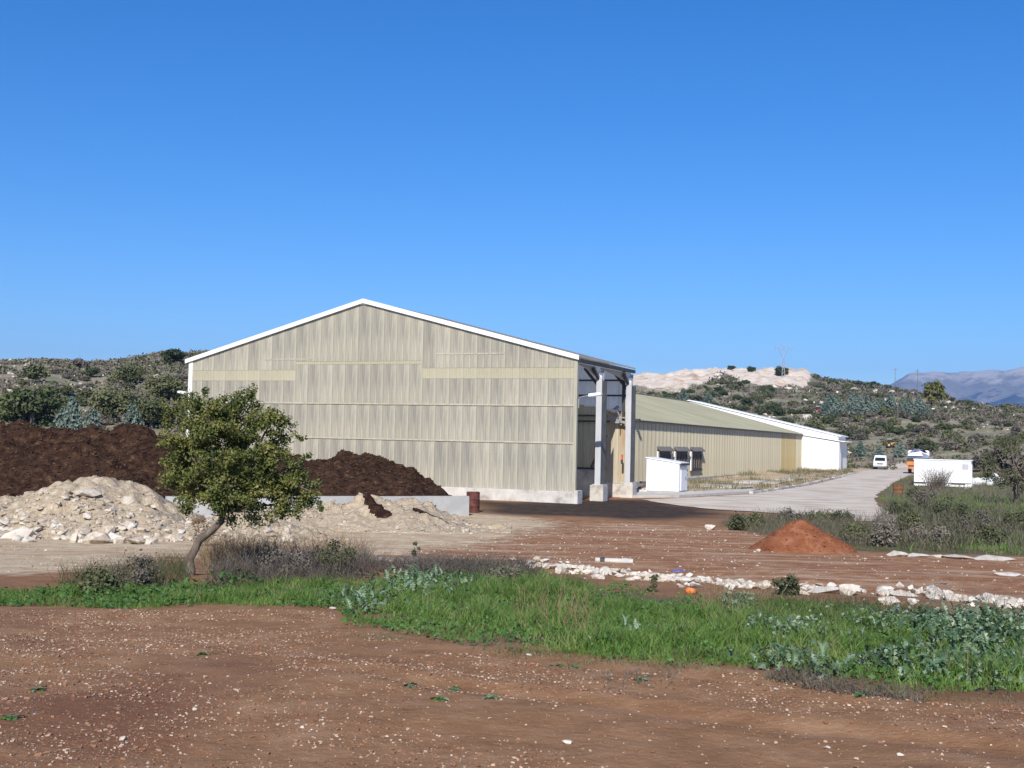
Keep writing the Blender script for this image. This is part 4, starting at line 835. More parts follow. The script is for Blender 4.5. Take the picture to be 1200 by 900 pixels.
grass_obj('field_grass', Z_FIELD, 30000, .06, .22, 'grass', 'green grass in the rough field right of the pale road', .8, .03, lambda q: fbm(q[:, 0]/5, q[:, 1]/5, 91)+.25*np.sign(q[:, 0]-22) > .0)
grass_obj('green_patch', hits([(1028, 584), (1060, 572), (1075, 580), (1130, 582), (1300, 586), (1300, 606), (1150, 604), (1090, 602), (1050, 598)]), 16000, .06, .22, 'grass', 'bright green grass patch beside the pale road', .8, .03)
grass_obj('green_patch_near', hits([(1130, 628), (1300, 632), (1300, 648), (1200, 650), (1100, 642)]), 5000, .05, .18, 'grass', 'green grass patch at the right end of the rough field', .8, .02)
grass_obj('field_weeds', Z_FIELD, 30000, .1, .42, 'grass_dry', 'dry brownish weeds in the rough field right of the road', .9, .022)
grass_obj('verge_weeds', Z_VERGE, 22000, .08, .35, 'grass_dry', 'grey green weeds on the verge along the long shed', .8, .03, lambda q: fbm(q[:, 0]/3, q[:, 1]/3, 93) > -.1)

def ground_leaves(name, poly, n, hmax, size, mat, label, scale=.5):
    q = sample_poly(poly, n); k = fbm(q[:, 0]/scale, q[:, 1]/scale, 87, 3); q = q[k > -.02]; P = on_ground(q); P[:, 2] += RNG.uniform(.2, 1, len(q))*hmax*np.clip(.6+fbm(q[:, 0]/.3, q[:, 1]/.3, 89, 2)*1.2, .1, 1.5)
    V, F = quads(P, RNG.normal(size=P.shape)*.6+[0, -.2, .8], size*RNG.uniform(.5, 1.4, len(q)), 1.3); tag(link(name, npmesh(name, V, F, [mat])), label, 'weeds', kind='stuff')
ground_leaves('clover_weeds', GM, 26000, .13, .022, 'broad', 'small broad green leaves mixed through the grass strip')
ground_leaves('clover_weeds', GL, 12000, .12, .024, 'broad', 'small broad green leaves in the grass under the oak')
ground_leaves('grey_weeds', hits([(840, 704), (1000, 706), (1200, 726), (1200, 800), (1060, 790), (900, 770)]), 16000, .22, .024, 'thistle_dark', 'dull grey green leaves through the right part of the strip', .8)
def leaf_mesh(name, mat, lobes=4, L=.26, w=.05, curl=.5):
    """one jagged thistle leaf growing along +x and arching over"""
    n = lobes*2+1; V, F = [], []
    for i in range(n+1):
        t = i/n; x = L*t*math.cos(curl*t); z = L*(.75*t-.75*curl*1.5*t*t); ww = w*math.sin(math.pi*min(1, .12+t*.9))**.7*(1.6 if i % 2 else .38)*(1-t*.45)
        V += [(x, -ww, z+ww*.35), (x, 0, z), (x, ww, z+ww*.35)]
    for i in range(n): k = 3*i; F += [(k, k+3, k+4, k+1), (k+1, k+4, k+5, k+2)]
    return npmesh(name, np.array(V), np.array(F), [mat])
TL = [leaf_mesh('leaf', 'thistle', 5, .17, .024, c) for c in (.6, .8, .45)]; TD = [leaf_mesh('leaf', 'thistle_dark', 5, .20, .026, c) for c in (.6, .8, .45)]
BLf = [leaf_mesh('leaf', 'broad', 2, .14, .036, c) for c in (.5, .75)]
def plant(name, px, py, scale, leaves, meshes, label, group, flat=False):
    p = hit(px, py); e = empty(name, tuple(p), random.uniform(0, 6.28), label, 'plant', group)
    for i in range(leaves):
        o = link('leaf', random.choice(meshes), e); s = scale*random.uniform(.65, 1.2); o.scale = (s, s*random.uniform(.8, 1.3), s)
        o.rotation_euler = (random.uniform(-.35, .35), (random.uniform(.2, .55) if flat else -random.uniform(-.2, .9)), i*2.4+random.uniform(-.3, .3)); sp = .02 if flat else .16
        o.location = (random.gauss(0, sp)*scale, random.gauss(0, sp)*scale, .01 if flat else random.uniform(0, .17)*scale)
TH = [(440, 700, 1.1), (462, 690, 1.2), (480, 682, 1.3), (497, 678, 1.25), (510, 688, 1.2), (455, 705, 1.0), (488, 697, 1.1), (530, 684, 1.05), (428, 712, .9), (470, 676, 1.0), (515, 676, 1.0), (418, 696, .8), (540, 693, .8), (404, 700, .7)]
for i, (x, y, s) in enumerate(TH): plant('silver_thistle', x, y+6, s, 24, TL, 'silvery green thistle in the clump on the grass right of the oak', 'silvery thistles in the middle clump')
for x, y, s, lab in ((738, 745, .9, 'silvery thistle alone in the middle of the grass, largest of its line'), (700, 752, .7, 'small silvery thistle left in the grass line'), (715, 757, .6, 'smallest silvery thistle low in the middle grass'), (785, 745, .75, 'silvery thistle at the right end of the grass line'), (765, 741, .6, 'pale thistle between two others in the grass line')): plant('silver_thistle', x, y+4, s, 12, TL, lab, 'thistles in the grass')
for i in range(26):
    x = random.uniform(905, 1195); y = np.interp(x, [905, 1000, 1100, 1200], [768, 748, 755, 765])+random.uniform(-16, 44); plant('thistle', x, min(y, np.interp(x, [900, 960, 1060, 1200], [780, 794, 806, 812])), random.uniform(.65, 1.05), 22, TD if random.random() < .62 else TL, 'thistle with dark bluish leaves in the mass at the right grass edge', 'thistles at the right grass edge')
for i in range(9): plant('thistle', random.uniform(1085, 1195), random.uniform(735, 762), random.uniform(.9, 1.25), 26, TD, 'tall dark thistle at the back of the right hand clump', 'dark thistles at the back right')
for i, (x, y, s) in enumerate([(258, 686, 1.0), (270, 690, 1.1), (284, 684, 1.2), (240, 694, 1.0), (215, 696, .9), (185, 698, .9), (160, 700, .9), (130, 702, .8), (300, 690, .9), (200, 703, .8), (60, 704, .8), (95, 706, .8), (330, 700, .7), (575, 690, .9), (590, 680, .8)]): plant('broad_leaf_weed', x, y, s, 12, BLf, 'bright green broad leaved weed in the grass near the oak', 'broad leaved weeds in the grass')
for x, y, lab in ((43, 808, 'flat blue green weed alone on bare soil at the far left'), (15, 843, 'small dark weed low on the left soil'), (575, 818, 'flat grey green weed on soil below the middle grass'), (515, 819, 'small flat weed left of another on bare soil'), (532, 802, 'pale low weed above two others on bare soil'), (672, 786, 'spreading green weed mat just below the grass edge'), (650, 781, 'left part of weeds at the grass edge on soil'), (752, 800, 'low thistle among dry stems at the soil edge'), (478, 803, 'tiny weed tuft on bare soil at centre left'), (240, 766, 'tiny green tuft on the bare left soil'), (1008, 820, 'flat green weed on soil under the dry brush')):
    plant('soil_weed', x, y, .55, 9, TL+BLf, lab, 'weeds on bare soil', True)
# dry brush
def brush(name, polypx, n, h0, h1, lean, rad, mat, label, jit=.05, seg=5, dirs=None):
    q = sample_poly(hits(polypx), n); H = RNG.uniform(h0, h1, n); V, F = stems(on_ground(q, -.02), H, lean, rad, seg, .5, dirs, jit)
    return tag(link(name, npmesh(name, V, F, [mat])), label, 'brush', kind='stuff')
brush('dry_brush', [(255, 668), (330, 660), (430, 660), (440, 680), (330, 690), (240, 688)], 2000, .25, .7, 1.3, .0055, 'weed_dark', 'dark tangle of dry stems right of the oak trunk', .16)
brush('rusty_grass', [(236, 655), (300, 652), (330, 662), (300, 672), (240, 672)], 1200, .35, .85, .8, .0045, 'weed_rust', 'rust coloured tall dry grass behind the oak trunk', .1)
brush('brush_pile', [(430, 664), (520, 660), (620, 664), (630, 682), (560, 682), (450, 672)], 2400, .12, .45, 1.8, .008, 'weed_dark', 'low pile of grey cut twigs along the back of the grass', .12)
brush('left_brush', [(60, 682), (120, 676), (215, 664), (225, 690), (100, 694)], 900, .2, .5, .8, .005, 'weed_green', 'dull green brush left of the oak trunk', .09)
brush('tall_dry_weeds', [(600, 715), (690, 715), (690, 755), (600, 750)], 60, .35, .75, .6, .005, 'weed_rust', 'sparse tan stalks standing above the middle grass', .06)
brush('dead_stalks', [(820, 705), (900, 705), (900, 735), (820, 730)], 90, .3, .6, .7, .005, 'weed_rust', 'tan dead stalks by the orange litter', .07)
brush('right_stalks', [(1060, 700), (1200, 712), (1200, 748), (1060, 730)], 110, .25, .6, .7, .0035, 'weed', 'grey stalks along the stones at the right', .07)
brush('edge_twigs', [(900, 790), (960, 800), (1080, 818), (1080, 822), (960, 806), (900, 796)], 500, .06, .2, 1.5, .004, 'weed', 'dark dry twigs along the soil edge below the thistles', .12)
brush('back_weeds', [(860, 704), (1000, 708), (1100, 720), (1090, 745), (950, 735), (850, 725)], 1500, .1, .32, .9, .004, 'weed_green', 'dull weeds behind the grass at the right', .08)
brush('soil_twigs', [(690, 795), (790, 785), (800, 805), (700, 812)], 120, .04, .14, 2.2, .004, 'weed', 'few dry twigs lying on the bare soil', .15)
brush('heap_weeds', [(310, 640), (430, 636), (430, 655), (300, 655)], 260, .2, .55, .6, .006, 'weed_rust', 'thin brown weeds in front of the sandy heap', .06)
brush('field_stalks', [(845, 614), (900, 605), (1060, 612), (1020, 642), (900, 630)], 2600, .2, .6, .8, .009, 'weed', 'grey green weeds between the red cone and the road', .07)
brush('field_stalks_far', [(1010, 640), (1040, 575), (1075, 562), (1200, 575), (1300, 640), (1200, 650)], 3800, .2, .75, .8, .012, 'weed', 'dry stalks over the rough field at the right', .07)
brush('field_leafy_weeds', [(1010, 640), (1040, 590), (1200, 600), (1250, 640), (1100, 648)], 2600, .15, .5, .9, .014, 'weed_green', 'leafy weeds over the rough field at the right', .08)

def bush(name, px, py, wpx, hpx, n, size, mat, label, group=None, cat='bush', twigs=True, sink=.05, D=None, nst=24):
    p = hit(px, py) if D is None else np.array(at(px, py, D)); s = p[1]/FPX; rx, rz_ = wpx*s/2, hpx*s; parts = []
    for _ in range(max(5, n//60)):
        d = RNG.normal(size=3); d /= np.linalg.norm(d); c = np.array([d[0]*rx*.62, d[1]*rx*.6, rz_*.52+d[2]*rz_*.36])
        parts.append(leaf_ball(c, rx*RNG.uniform(.25, .42), 60, size, .85, .2))
    e = empty(name, (p[0], p[1], p[2]-sink), 0, label, cat, group); V, F = join(parts); V[:, 2] = np.maximum(V[:, 2], -.02); link('foliage', npmesh('foliage', V, F, [mat]), e)
    if twigs:
        k = nst; V, F = stems(np.zeros((k, 3))+RNG.normal(size=(k, 3))*[rx*.2, rx*.2, 0], RNG.uniform(.5, 1, k)*rz_, .9, max(.006, rx*.02)*(1 if nst < 50 else .6), 4, .3, None, .07); link('stems', npmesh('stems', V, F, ['weed']), e)
bush('low_bush', 922, 697, 42, 26, 900, .03, 'weed_green', 'small dark green bush interrupting the stone row')
bush('low_bush', 762, 693, 26, 26, 400, .028, 'leaf_olive', 'small spiky bush just below the white stone row')
bush('low_bush', 112, 697, 62, 34, 1400, .03, 'leaf_olive', 'low grey green bush left of the oak in front of the rubble')
bush('low_bush', 160, 690, 70, 44, 1100, .028, 'leaf_brown', 'dull bare bush just left of the oak trunk')
bush('low_bush', 393, 676, 60, 46, 1500, .028, 'leaf_olive', 'dark twiggy bush in front of the sandy heap')
bush('low_bush', 330, 680, 80, 40, 1200, .026, 'leaf_brown', 'grey brown bramble right of the oak trunk')
bush('low_bush', 290, 622, 36, 36, 500, .03, 'leaf_brown', 'grey leafless sapling under the oak crown')
bush('low_bush', 488, 656, 16, 26, 260, .025, 'weed_green', 'small upright shrub behind the fallen log')
bush('low_bush', 590, 686, 55, 26, 900, .026, 'leaf_brown', 'bramble mound at the right end of the twig pile')
FB = ['leafy green bush at the end of the black mud', 'olive bush second from the black mud', 'olive bush just behind the right foot of the red cone', 'grey brown bush right of the red cone', 'olive bush beside the corner where the road meets the field', 'wide grey brown bush above the flat white stones', 'tallest leafy green bush in the middle of the field', 'grey brown bush in the field below the oak', 'olive bush nearest the long pale slabs', 'grey brown bush below the white cabin', 'small olive bush just right of the short rusty drum', 'low olive bush along the lower road edge', 'low brown bush behind the peak of the red cone', 'low green bush on the lower road edge', 'olive bush at the right picture edge', 'green bush hugging the road bend']
for i, (x, y, w, h, mt) in enumerate([(860, 621, 34, 20, 'weed_green'), (885, 617, 30, 16, 'leaf_olive'), (1003, 634, 42, 22, 'leaf_olive'), (1035, 640, 48, 30, 'leaf_brown'), (1060, 622, 44, 26, 'leaf_olive'), (1090, 636, 56, 26, 'leaf_brown'), (1112, 612, 50, 32, 'weed_green'), (1145, 626, 52, 30, 'leaf_brown'), (1165, 640, 50, 24, 'leaf_olive'), (1085, 598, 40, 26, 'leaf_brown'), (1075, 588, 30, 20, 'leaf_olive'), (960, 612, 40, 14, 'leaf_olive'), (925, 612, 36, 14, 'leaf_brown'), (985, 612, 36, 14, 'weed_green'), (1190, 620, 36, 24, 'leaf_olive'), (1055, 604, 34, 18, 'weed_green')]):
    bush('field_bush', x, y, w, h, 900, .055, mt, FB[i], 'low bushes in the rough field', twigs=True)
bush('bare_bush', 1098, 577, 46, 36, 900, .03, 'weed', 'grey leafless bush in front of the white cabin', nst=260)
bush('bare_bush', 235, 640, 40, 40, 600, .03, 'weed_rust', 'rusty brown dry bush between the rubble and the oak trunk')

# fallen log, litter, pipe, timber scrap
def log(pa, pb, r, label, mat='bark_grey', name='fallen_log'):
    a, b = hit(*pa), hit(*pb); c = (a+b)/2; m = MB(); n = 7; P = []
    for i in range(n):
        t = i/(n-1); q = a*(1-t)+b*t-c; P.append((q[0], q[1], q[2]+r*.9+math.sin(i*1.7)*r*.25))
    m.tube(P, [r*(1+.12*math.sin(i*2.3))*(1-.35*i/n) for i in range(n)], 9); o = m.build(name, mat, None, smooth=False, loc=tuple(c)); return tag(o, label, 'log')
log((432, 661), (500, 661), .085, 'grey fallen log lying on the twig pile')
log((505, 660), (575, 664), .035, 'thin grey branch lying behind the log', name='fallen_branch')
log((1060, 688), (1110, 684), .02, 'thin dry branch lying by the stones', name='fallen_branch')
pa, pb = hit(698, 658), hit(742, 660); c = (pa+pb)/2; d = pb-pa; e = empty('grey_pipe', tuple(c+[0, 0, .02]), math.atan2(d[1], d[0]), 'grey pipe section half sunk in the red soil track', 'pipe'); L = np.hypot(d[0], d[1])/2
m = MB(); m.tube([(-L, 0, 0), (L, 0, 0)], .065, 12); m.build('tube', 'conc', e, smooth=False); m = MB(); m.tube([(L*.4, 0, 0), (L*.75, 0, 0)], .08, 12); m.build('coupling', 'conc_grey', e); m = MB(); m.tube([(-L*.75, 0, 0), (-L*.5, 0, 0)], .078, 12); m.build('coupling', 'dark', e)
def crumple(name, px, py, w, h, mat, label, cat, seed):
    p = hit(px, py+h*.5); s = w/FPX*p[1]/2; bm = bmesh.new(); bmesh.ops.create_icosphere(bm, subdivisions=3, radius=1); r = np.random.default_rng(seed)
    k = r.normal(size=(24, 3)); k /= np.linalg.norm(k, axis=1, keepdims=True)
    for v in bm.verts:
        q = np.array(v.co); v.co *= float(.72+.5*np.max(np.maximum(k@q-.45, 0))-.3*np.max(np.maximum(-(k[::2]@q)-.6, 0)))
        v.co.z *= h/w*1.15
    me = bpy.data.meshes.new(name); bm.to_mesh(me); bm.free(); me.materials.append(MT[mat]); o = link(name, me, None, (p[0], p[1], p[2]+s*h/w*.7), r.uniform(0, 6)); o.scale = (s, s*.8, s); return tag(o, label, cat)
crumple('plastic_litter', 809, 691, 15, 9, 'plastic_orange', 'crumpled orange plastic litter by the stone row', 'litter', 1)
crumple('plastic_litter', 795, 667, 20, 4, 'blue', 'flat dark blue plastic scrap on the track edge', 'litter', 2)
crumple('plastic_litter', 236, 588, 14, 12, 'plastic_white', 'white plastic scrap on the rubble below the oak crown', 'litter', 3)
sc_ = shed_pt(*toshed(756, 576)); 
for i, lab in enumerate(('short weathered board leaning on the rubble left of the white box shed', 'broken board lying across others by the white box shed', 'lowest grey board beside the white box shed')):
    m = MB(); m.box(-.6, .6, -.09, .09, -.05, .05); o = m.build('scrap_board', 'wood', None, loc=(sc_[0]+.12*i, sc_[1]+.2*i, .26+.14*i)); o.rotation_euler = ((.2, -.8+.45*i, RZ+.4*i)); tag(o, lab, 'board', 'scrap boards by the kiosk')
q = np.array([shed_pt(*toshed(random.uniform(741, 760), random.uniform(574, 579)))[:2] for _ in range(40)]); V, F = rockfield(np.column_stack([q, np.full(40, .13)]), RNG.uniform(.06, .2, 40), ROCKS); tag(link('scrap_rubble', npmesh('scrap_rubble', V, F, ['conc'])), 'broken concrete rubble beside the white box shed', 'rubble', kind='stuff')

# ================================================================== RIGHT SIDE: CABIN, TRUCK, VAN, SACKS
p = hit(1071, 570.5); cab = empty('white_cabin', (p[0], p[1], p[2]), RZ, 'long white site cabin behind a leafless bush beside the road', 'cabin'); CL, CH, CW = 4.55, 2.3, 2.6
m = MB(); m.box(0, CL, 0, CW, .42, CH); m.box(0, CL, .08, CW-.05, .1, .42); m.build('wall', 'white_wall', cab, bevel=.02)
m = MB(); m.prism([(-.06, CH+.01), (CL+.08, CH+.01), (CL+.08, CH+.07), (-.06, CH+.09)], -.06, CW+.06); m.build('roof', 'white', cab)
for a, b in ((.05, .9), (3.0, 4.1)): m = MB(); m.box(a, b, -.025, .075, .36, .425); m.build('gap', 'dark', cab)
for a in (0, 1.52, 3.04): m = MB(); m.box(a+.02, a+1.5, -.03, -.004, .44, CH-.04); m.build('wall_panel', 'white_wall', cab)
m = MB(); m.box(3.85, 4.35, -.05, -.032, 1.6, 2.05); m.build('notice', 'steel', cab)
m = MB(); m.box(CL+.005, CL+.05, .3, 1.3, .2, 2.0); m.build('door', 'white', cab)
for a in (.2, 4.2): m = MB(); m.box(a-.15, a+.15, .05, .4, -.2, .11); m.build('block', 'conc_grey', cab)
p = np.array(at(1076, 555, 138)); tz = g1(p[0], p[1]); trk = empty('tipper_truck', (p[0], p[1], tz), -.335, 'orange tailed truck loaded with crumpled blue grey tarpaulin behind the cabin', 'truck')
m = MB(); m.box(-1.1, 1.1, 0, 7, .75, 1.0); m.build('chassis', 'dark', trk); m = MB(); m.box(-1.25, 1.25, .1, 4.8, 1.0, 2.1); m.build('bed', 'dark', trk); m = MB(); m.box(-1.25, 1.25, 0, .09, 1.02, 1.45); m.box(-1.2, 1.2, -.02, .0, .6, .85); m.build('tailboard', 'orange', trk)
m = MB(); m.box(-1.2, 1.2, 5.1, 6.9, .8, 2.75); m.build('cab', 'white', trk, bevel=.1)
for x in (-.95, .95):
    for y in (1.0, 2.1, 6.0):
        w = link('wheel', None, trk, (x, y, .5)); m = MB(); m.tube([(-.16, 0, 0), (.16, 0, 0)], .5, 18); m.build('tyre', 'rubber', w); m = MB(); m.tube([(-.18, 0, 0), (.18, 0, 0)], .24, 12); m.build('rim', 'galv', w)
m = MB(); n = 13
for i in range(n):
    for j in range(n):
        x, y = -1.3+2.6*i/(n-1), .05+4.8*j/(n-1); u = 1-abs(x/1.35)**3; m.v.append((x, y, 2.0+u*(.75+.35*float(fbm(np.array([x*1.4]), np.array([y*.9]), 77)[0]))))
for i in range(n-1):
    for j in range(n-1): k = i*n+j; m.f.append((k, k+n, k+n+1, k+1)); m.m.append(0)
m.poly([(-1.3, .05, 1.9), (1.3, .05, 1.9), (1.2, .05, 2.15), (0, .05, 2.7), (-1.2, .05, 2.15)]); m.build('tarpaulin', 'tarp', trk)
m = MB(); m.prism([(-1.2, 2.1), (.5, 2.1), (.3, 2.6), (-.9, 2.45)], -.12, .03); m.build('sheet_flap', 'plastic_white', trk)
for x in (-.95, .95): m = MB(); m.box(x-.12, x+.12, -.06, -.025, .68, .8); m.build('tail_light', 'redp', trk)
def van():
    p = np.array(at(1031, 550.3, 163)); e = empty('white_van', (p[0], p[1], g1(p[0], p[1])+.03), -.33, 'white van with raised roof coming down the pale road', 'van')
    # local: front faces -y
    m = MB(); prof = [(-.1, .45), (-.05, .95), (.75, 1.12), (1.35, 1.62), (2.0, 1.66), (2.2, 1.9), (4.4, 1.9), (4.5, 1.1), (4.5, .42), (.1, .35)]
    n = len(prof); 
    def sec(x, k): return [(x*k(z), y, z) for y, z in prof]
    k = lambda z: 1 if z < 1.15 else 1-.14*(z-1.15)/.75
    m.v = sec(-.85, k)+sec(.85, k); m.f = [tuple(range(n)), tuple(range(2*n-1, n-1, -1))]+[((i+1) % n, i, i+n, (i+1) % n+n) for i in range(n)]; m.m = [0]*(n+2); m.build('body', 'white', e, bevel=.04)
    m = MB(); m.poly([(-.70, .765, 1.17), (.70, .765, 1.17), (.63, 1.30, 1.595), (-.63, 1.30, 1.595)]); o = m.build('windscreen', 'glass', e, loc=(0, -.02, .02))
    for s in (-1, 1):
        m = MB(); m.poly([(s*.852, 1.0, 1.15), (s*.852, 2.0, 1.15), (s*.79, 1.95, 1.58), (s*.79, 1.35, 1.56)]); m.build('side_window', 'glass', e, loc=(s*.015, 0, 0))
        m = MB(); m.box(s*.66-.14, s*.66+.14, -.125, -.06, .72, .88); m.build('headlight', 'chrome', e)
        m = MB(); m.box(s*.98-.09, s*.98+.09, .95, 1.03, 1.1, 1.3); m.build('mirror', 'dark', e)
        for y in (.75, 3.6):
            w = link('wheel', None, e, (s*.74, y, .31)); m = MB(); m.tube([(-.1, 0, 0), (.1, 0, 0)], .31, 18); m.build('tyre', 'rubber', w); m = MB(); m.tube([(-.115, 0, 0), (.115, 0, 0)], .17, 12); m.build('rim', 'galv', w)
    m = MB(); m.box(-.84, .84, -.16, .0, .34, .56); m.build('bumper', 'galv', e, bevel=.02); m = MB(); m.box(-.42, .42, -.115, -.07, .70, .86); m.build('grille', 'dark', e)
van()
SK = [(1136, 556, 15, 14, 'tall white bag nearest the cabin'), (1145, 557, 12, 10, 'low white bag right of the tall one'), (1152, 557, 11, 9, 'third white bag from the cabin'), (1160, 557, 12, 12, 'bulging white bag at the middle of the row'), (1166, 551, 12, 11, 'white bag lying on top of the row under the tree'), (1172, 557, 11, 10, 'white bag at the tree end of the row'), (1132, 545, 10, 9, 'bluish bag on top next to the cabin roof')]
for i, (x, y, w, h, lab) in enumerate(SK):
    o = crumple('white_bag', x, 565-2, w, h, 'plastic_white', lab, 'bag', 20+i); o.location.z += (563-y-h*.4)/FPX*o.location.y*.8 if y < 553 else 0; o['group'] = 'white bags by the cabin'

# yellow loader in the far yard and red tractor on the hill track
def loader(loc, rz, mat, name, label, s=1.):
    e = empty(name, loc, rz, label, 'vehicle'); e.scale = (s, s, s)
    m = MB(); m.box(-.7, .7, -1.2, .5, .7, 1.4); m.build('bonnet', mat, e, bevel=.05); m = MB(); m.box(-.75, .75, .5, 1.9, .7, 1.3); m.build('body', mat, e, bevel=.03)
    m = MB(); m.box(-.62, .62, .6, 1.7, 1.31, 2.3); m.build('cab', 'glass', e); m = MB(); m.box(-.7, .7, .52, 1.78, 2.31, 2.42); m.build('cab_roof', 'white', e, bevel=.02)
    for x in (-.75, .75):
        for y, r in ((-.9, .42), (1.3, .68)):
            w = link('wheel', None, e, (x, y, r)); m = MB(); m.tube([(-.18, 0, 0), (.18, 0, 0)], r, 16); m.build('tyre', 'rubber', w); m = MB(); m.tube([(-.2, 0, 0), (.2, 0, 0)], r*.5, 10); m.build('rim', mat, w)
p = np.array(at(1047, 545, 205)); loader((p[0], p[1], g1(p[0], p[1])), 1.3, 'yellow', 'yellow_loader', 'small yellow loader parked beyond the white van', .6)
def on_hill(px, py): 
    p = hit(px, py); return p
p = on_hill(962, 484); loader(tuple(p), 1.2, 'redp', 'red_tractor', 'tiny red vehicle with white roof on the hillside track', p[1]/430)
# wooden poles and the pylon
def pole(px, py, h, label, top=True):
    p = on_hill(px, py); e = empty('utility_pole', tuple(p), 0, label, 'pole', 'wooden line poles on the hillside'); w = p[1]/FPX
    m = MB(); m.tube([(0, 0, -.3), (0, 0, h)], [max(.09, w*.2), max(.06, w*.16)], 8); m.build('shaft', 'wood', e)
    m = MB(); m.box(-.7, .7, -.05, .05, h-.5, h-.4); m.build('crossarm', 'wood', e)
    for x in (-.62, 0, .62): m = MB(); m.tube([(x, 0, h-.39), (x, 0, h-.2)], .04, 6); m.build('insulator', 'galv', e)
pole(1049, 458, 7.5, 'thin pole on the skyline left of the distant mountains'); pole(1075, 466, 8.5, 'thin pole in front of the distant mountains'); pole(1052, 505, 8, 'pale pole standing among shrubs above the van'); pole(1130, 497, 4, 'short pole on the slope above the cabin'); pole(2, 468, 5.5, 'wooden pole at the left edge of the left hillside')
def pylon():
    p = on_hill(918, 441); H = 38/FPX*p[1]; e = empty('power_pylon', (p[0], p[1], p[2]-.5), .2, 'lattice power pylon with wide crossarm on the hill top', 'pylon'); w = p[1]/FPX*.6
    h1, h2 = H*.55, H; m = MB()
    for s in (-1, 1):
        m.bar((s*H*.05, 0, 0), (s*H*.025, 0, h1), w)
    for i in range(5): z = h1*i/5; m.bar((-H*.05*(1-i*.1), 0, z), (H*.05*(1-i*.1), 0, z+h1/5), w*.6)
    m.build('mast', 'galv', e); m = MB()
    for s in (-1, 1): m.bar((0, 0, h1), (s*H*.17, 0, h2*.93), w*.8); m.bar((s*H*.07, 0, h1+H*.16), (s*H*.02, 0, h2*.93), w*.4)
    m.build('vee_frame', 'galv', e); m = MB(); m.bar((-H*.3, 0, h2*.94), (H*.3, 0, h2*.96), w*.8); m.bar((-H*.17, 0, h2*.99), (H*.17, 0, h2), w*.5); m.build('crossarm', 'galv', e)
    for x in (-.27, 0, .27): m = MB(); m.bar((x*H, 0, h2*.94), (x*H, 0, h2*.84), w*.5); m.build('insulator', 'galv', e)
pylon()

# ================================================================== HILLSIDE SHRUBS AND TREES
def crown_mesh(mat, seed, n=26, k=46, size=.13, flat=.75):
    """unit crown: radius 1, sits on z=0"""
    r = np.random.default_rng(seed); parts = []
    for _ in range(n):
        d = r.normal(size=3); d /= np.linalg.norm(d); c = d*np.array([.62, .62, .5*flat])*r.uniform(.5, 1.1)+np.array([0, 0, .62*flat]); parts.append(leaf_ball(c, r.uniform(.2, .36), k, size, .85, .3))
    V, F = join(parts); V[:, 2] = np.maximum(V[:, 2], -.05); return npmesh('crown', V, F, [mat])
CRDb = [crown_mesh('leaf_dark', 500+i, 70, 60, .065) for i in range(3)]; CROb = [crown_mesh('leaf_olive', 520+i, 70, 60, .065) for i in range(3)]
CRD = [crown_mesh('leaf_dark', 400+i) for i in range(5)]; CRO = [crown_mesh('leaf_olive', 420+i) for i in range(4)]; CRB = [crown_mesh('leaf_brown', 440+i, size=.10) for i in range(4)]; CRY = [crown_mesh('leaf_yellow', 460+i, flat=1.1) for i in range(2)]
def conifer_mesh(seed):
    r = np.random.default_rng(seed); parts = []
    for i in range(15):
        z = i/15; rad = (1-z)*.5+.03
        for a in np.arange(0, 2*np.pi, 2*np.pi/(8-i//3))+r.uniform(0, 1):
            ln = rad*r.uniform(.75, 1.15)
            for t in (.4, .7, 1.0):
                c = np.array([math.cos(a)*ln*t, math.sin(a)*ln*t, .1+z*.9+t*.06]); parts.append(leaf_ball(c, .075, 9, .055, 1., .2))
    V, F = join(parts); return npmesh('crown', V, F, ['conifer'])
CON = [conifer_mesh(480+i) for i in range(3)]
def shrub(px, py, wpx, meshes, label, group, name='shrub', hs=1., trunk=False, cat='shrub'):
    p = on_hill(px, py); s = wpx/2*p[1]/FPX
    if trunk:
        e = empty(name, tuple(p), random.uniform(0, 6.28), label, cat, group); th = s*.35
        o = link('crown', random.choice(meshes), e, (0, 0, th*.7)); o.scale = (s, s, s*hs); m = MB(); m.tube([(0, 0, -.2), (s*.03, 0, th), (s*.05, s*.03, s*.9)], [s*.09, s*.07, s*.03], 7); m.build('trunk', 'bark', e); return e
    o = link(name, random.choice(meshes), None, (p[0], p[1], p[2]-s*.06), random.uniform(0, 6.28)); o.scale = (s, s, s*hs*random.uniform(.85, 1.2)); return tag(o, label, cat, group)
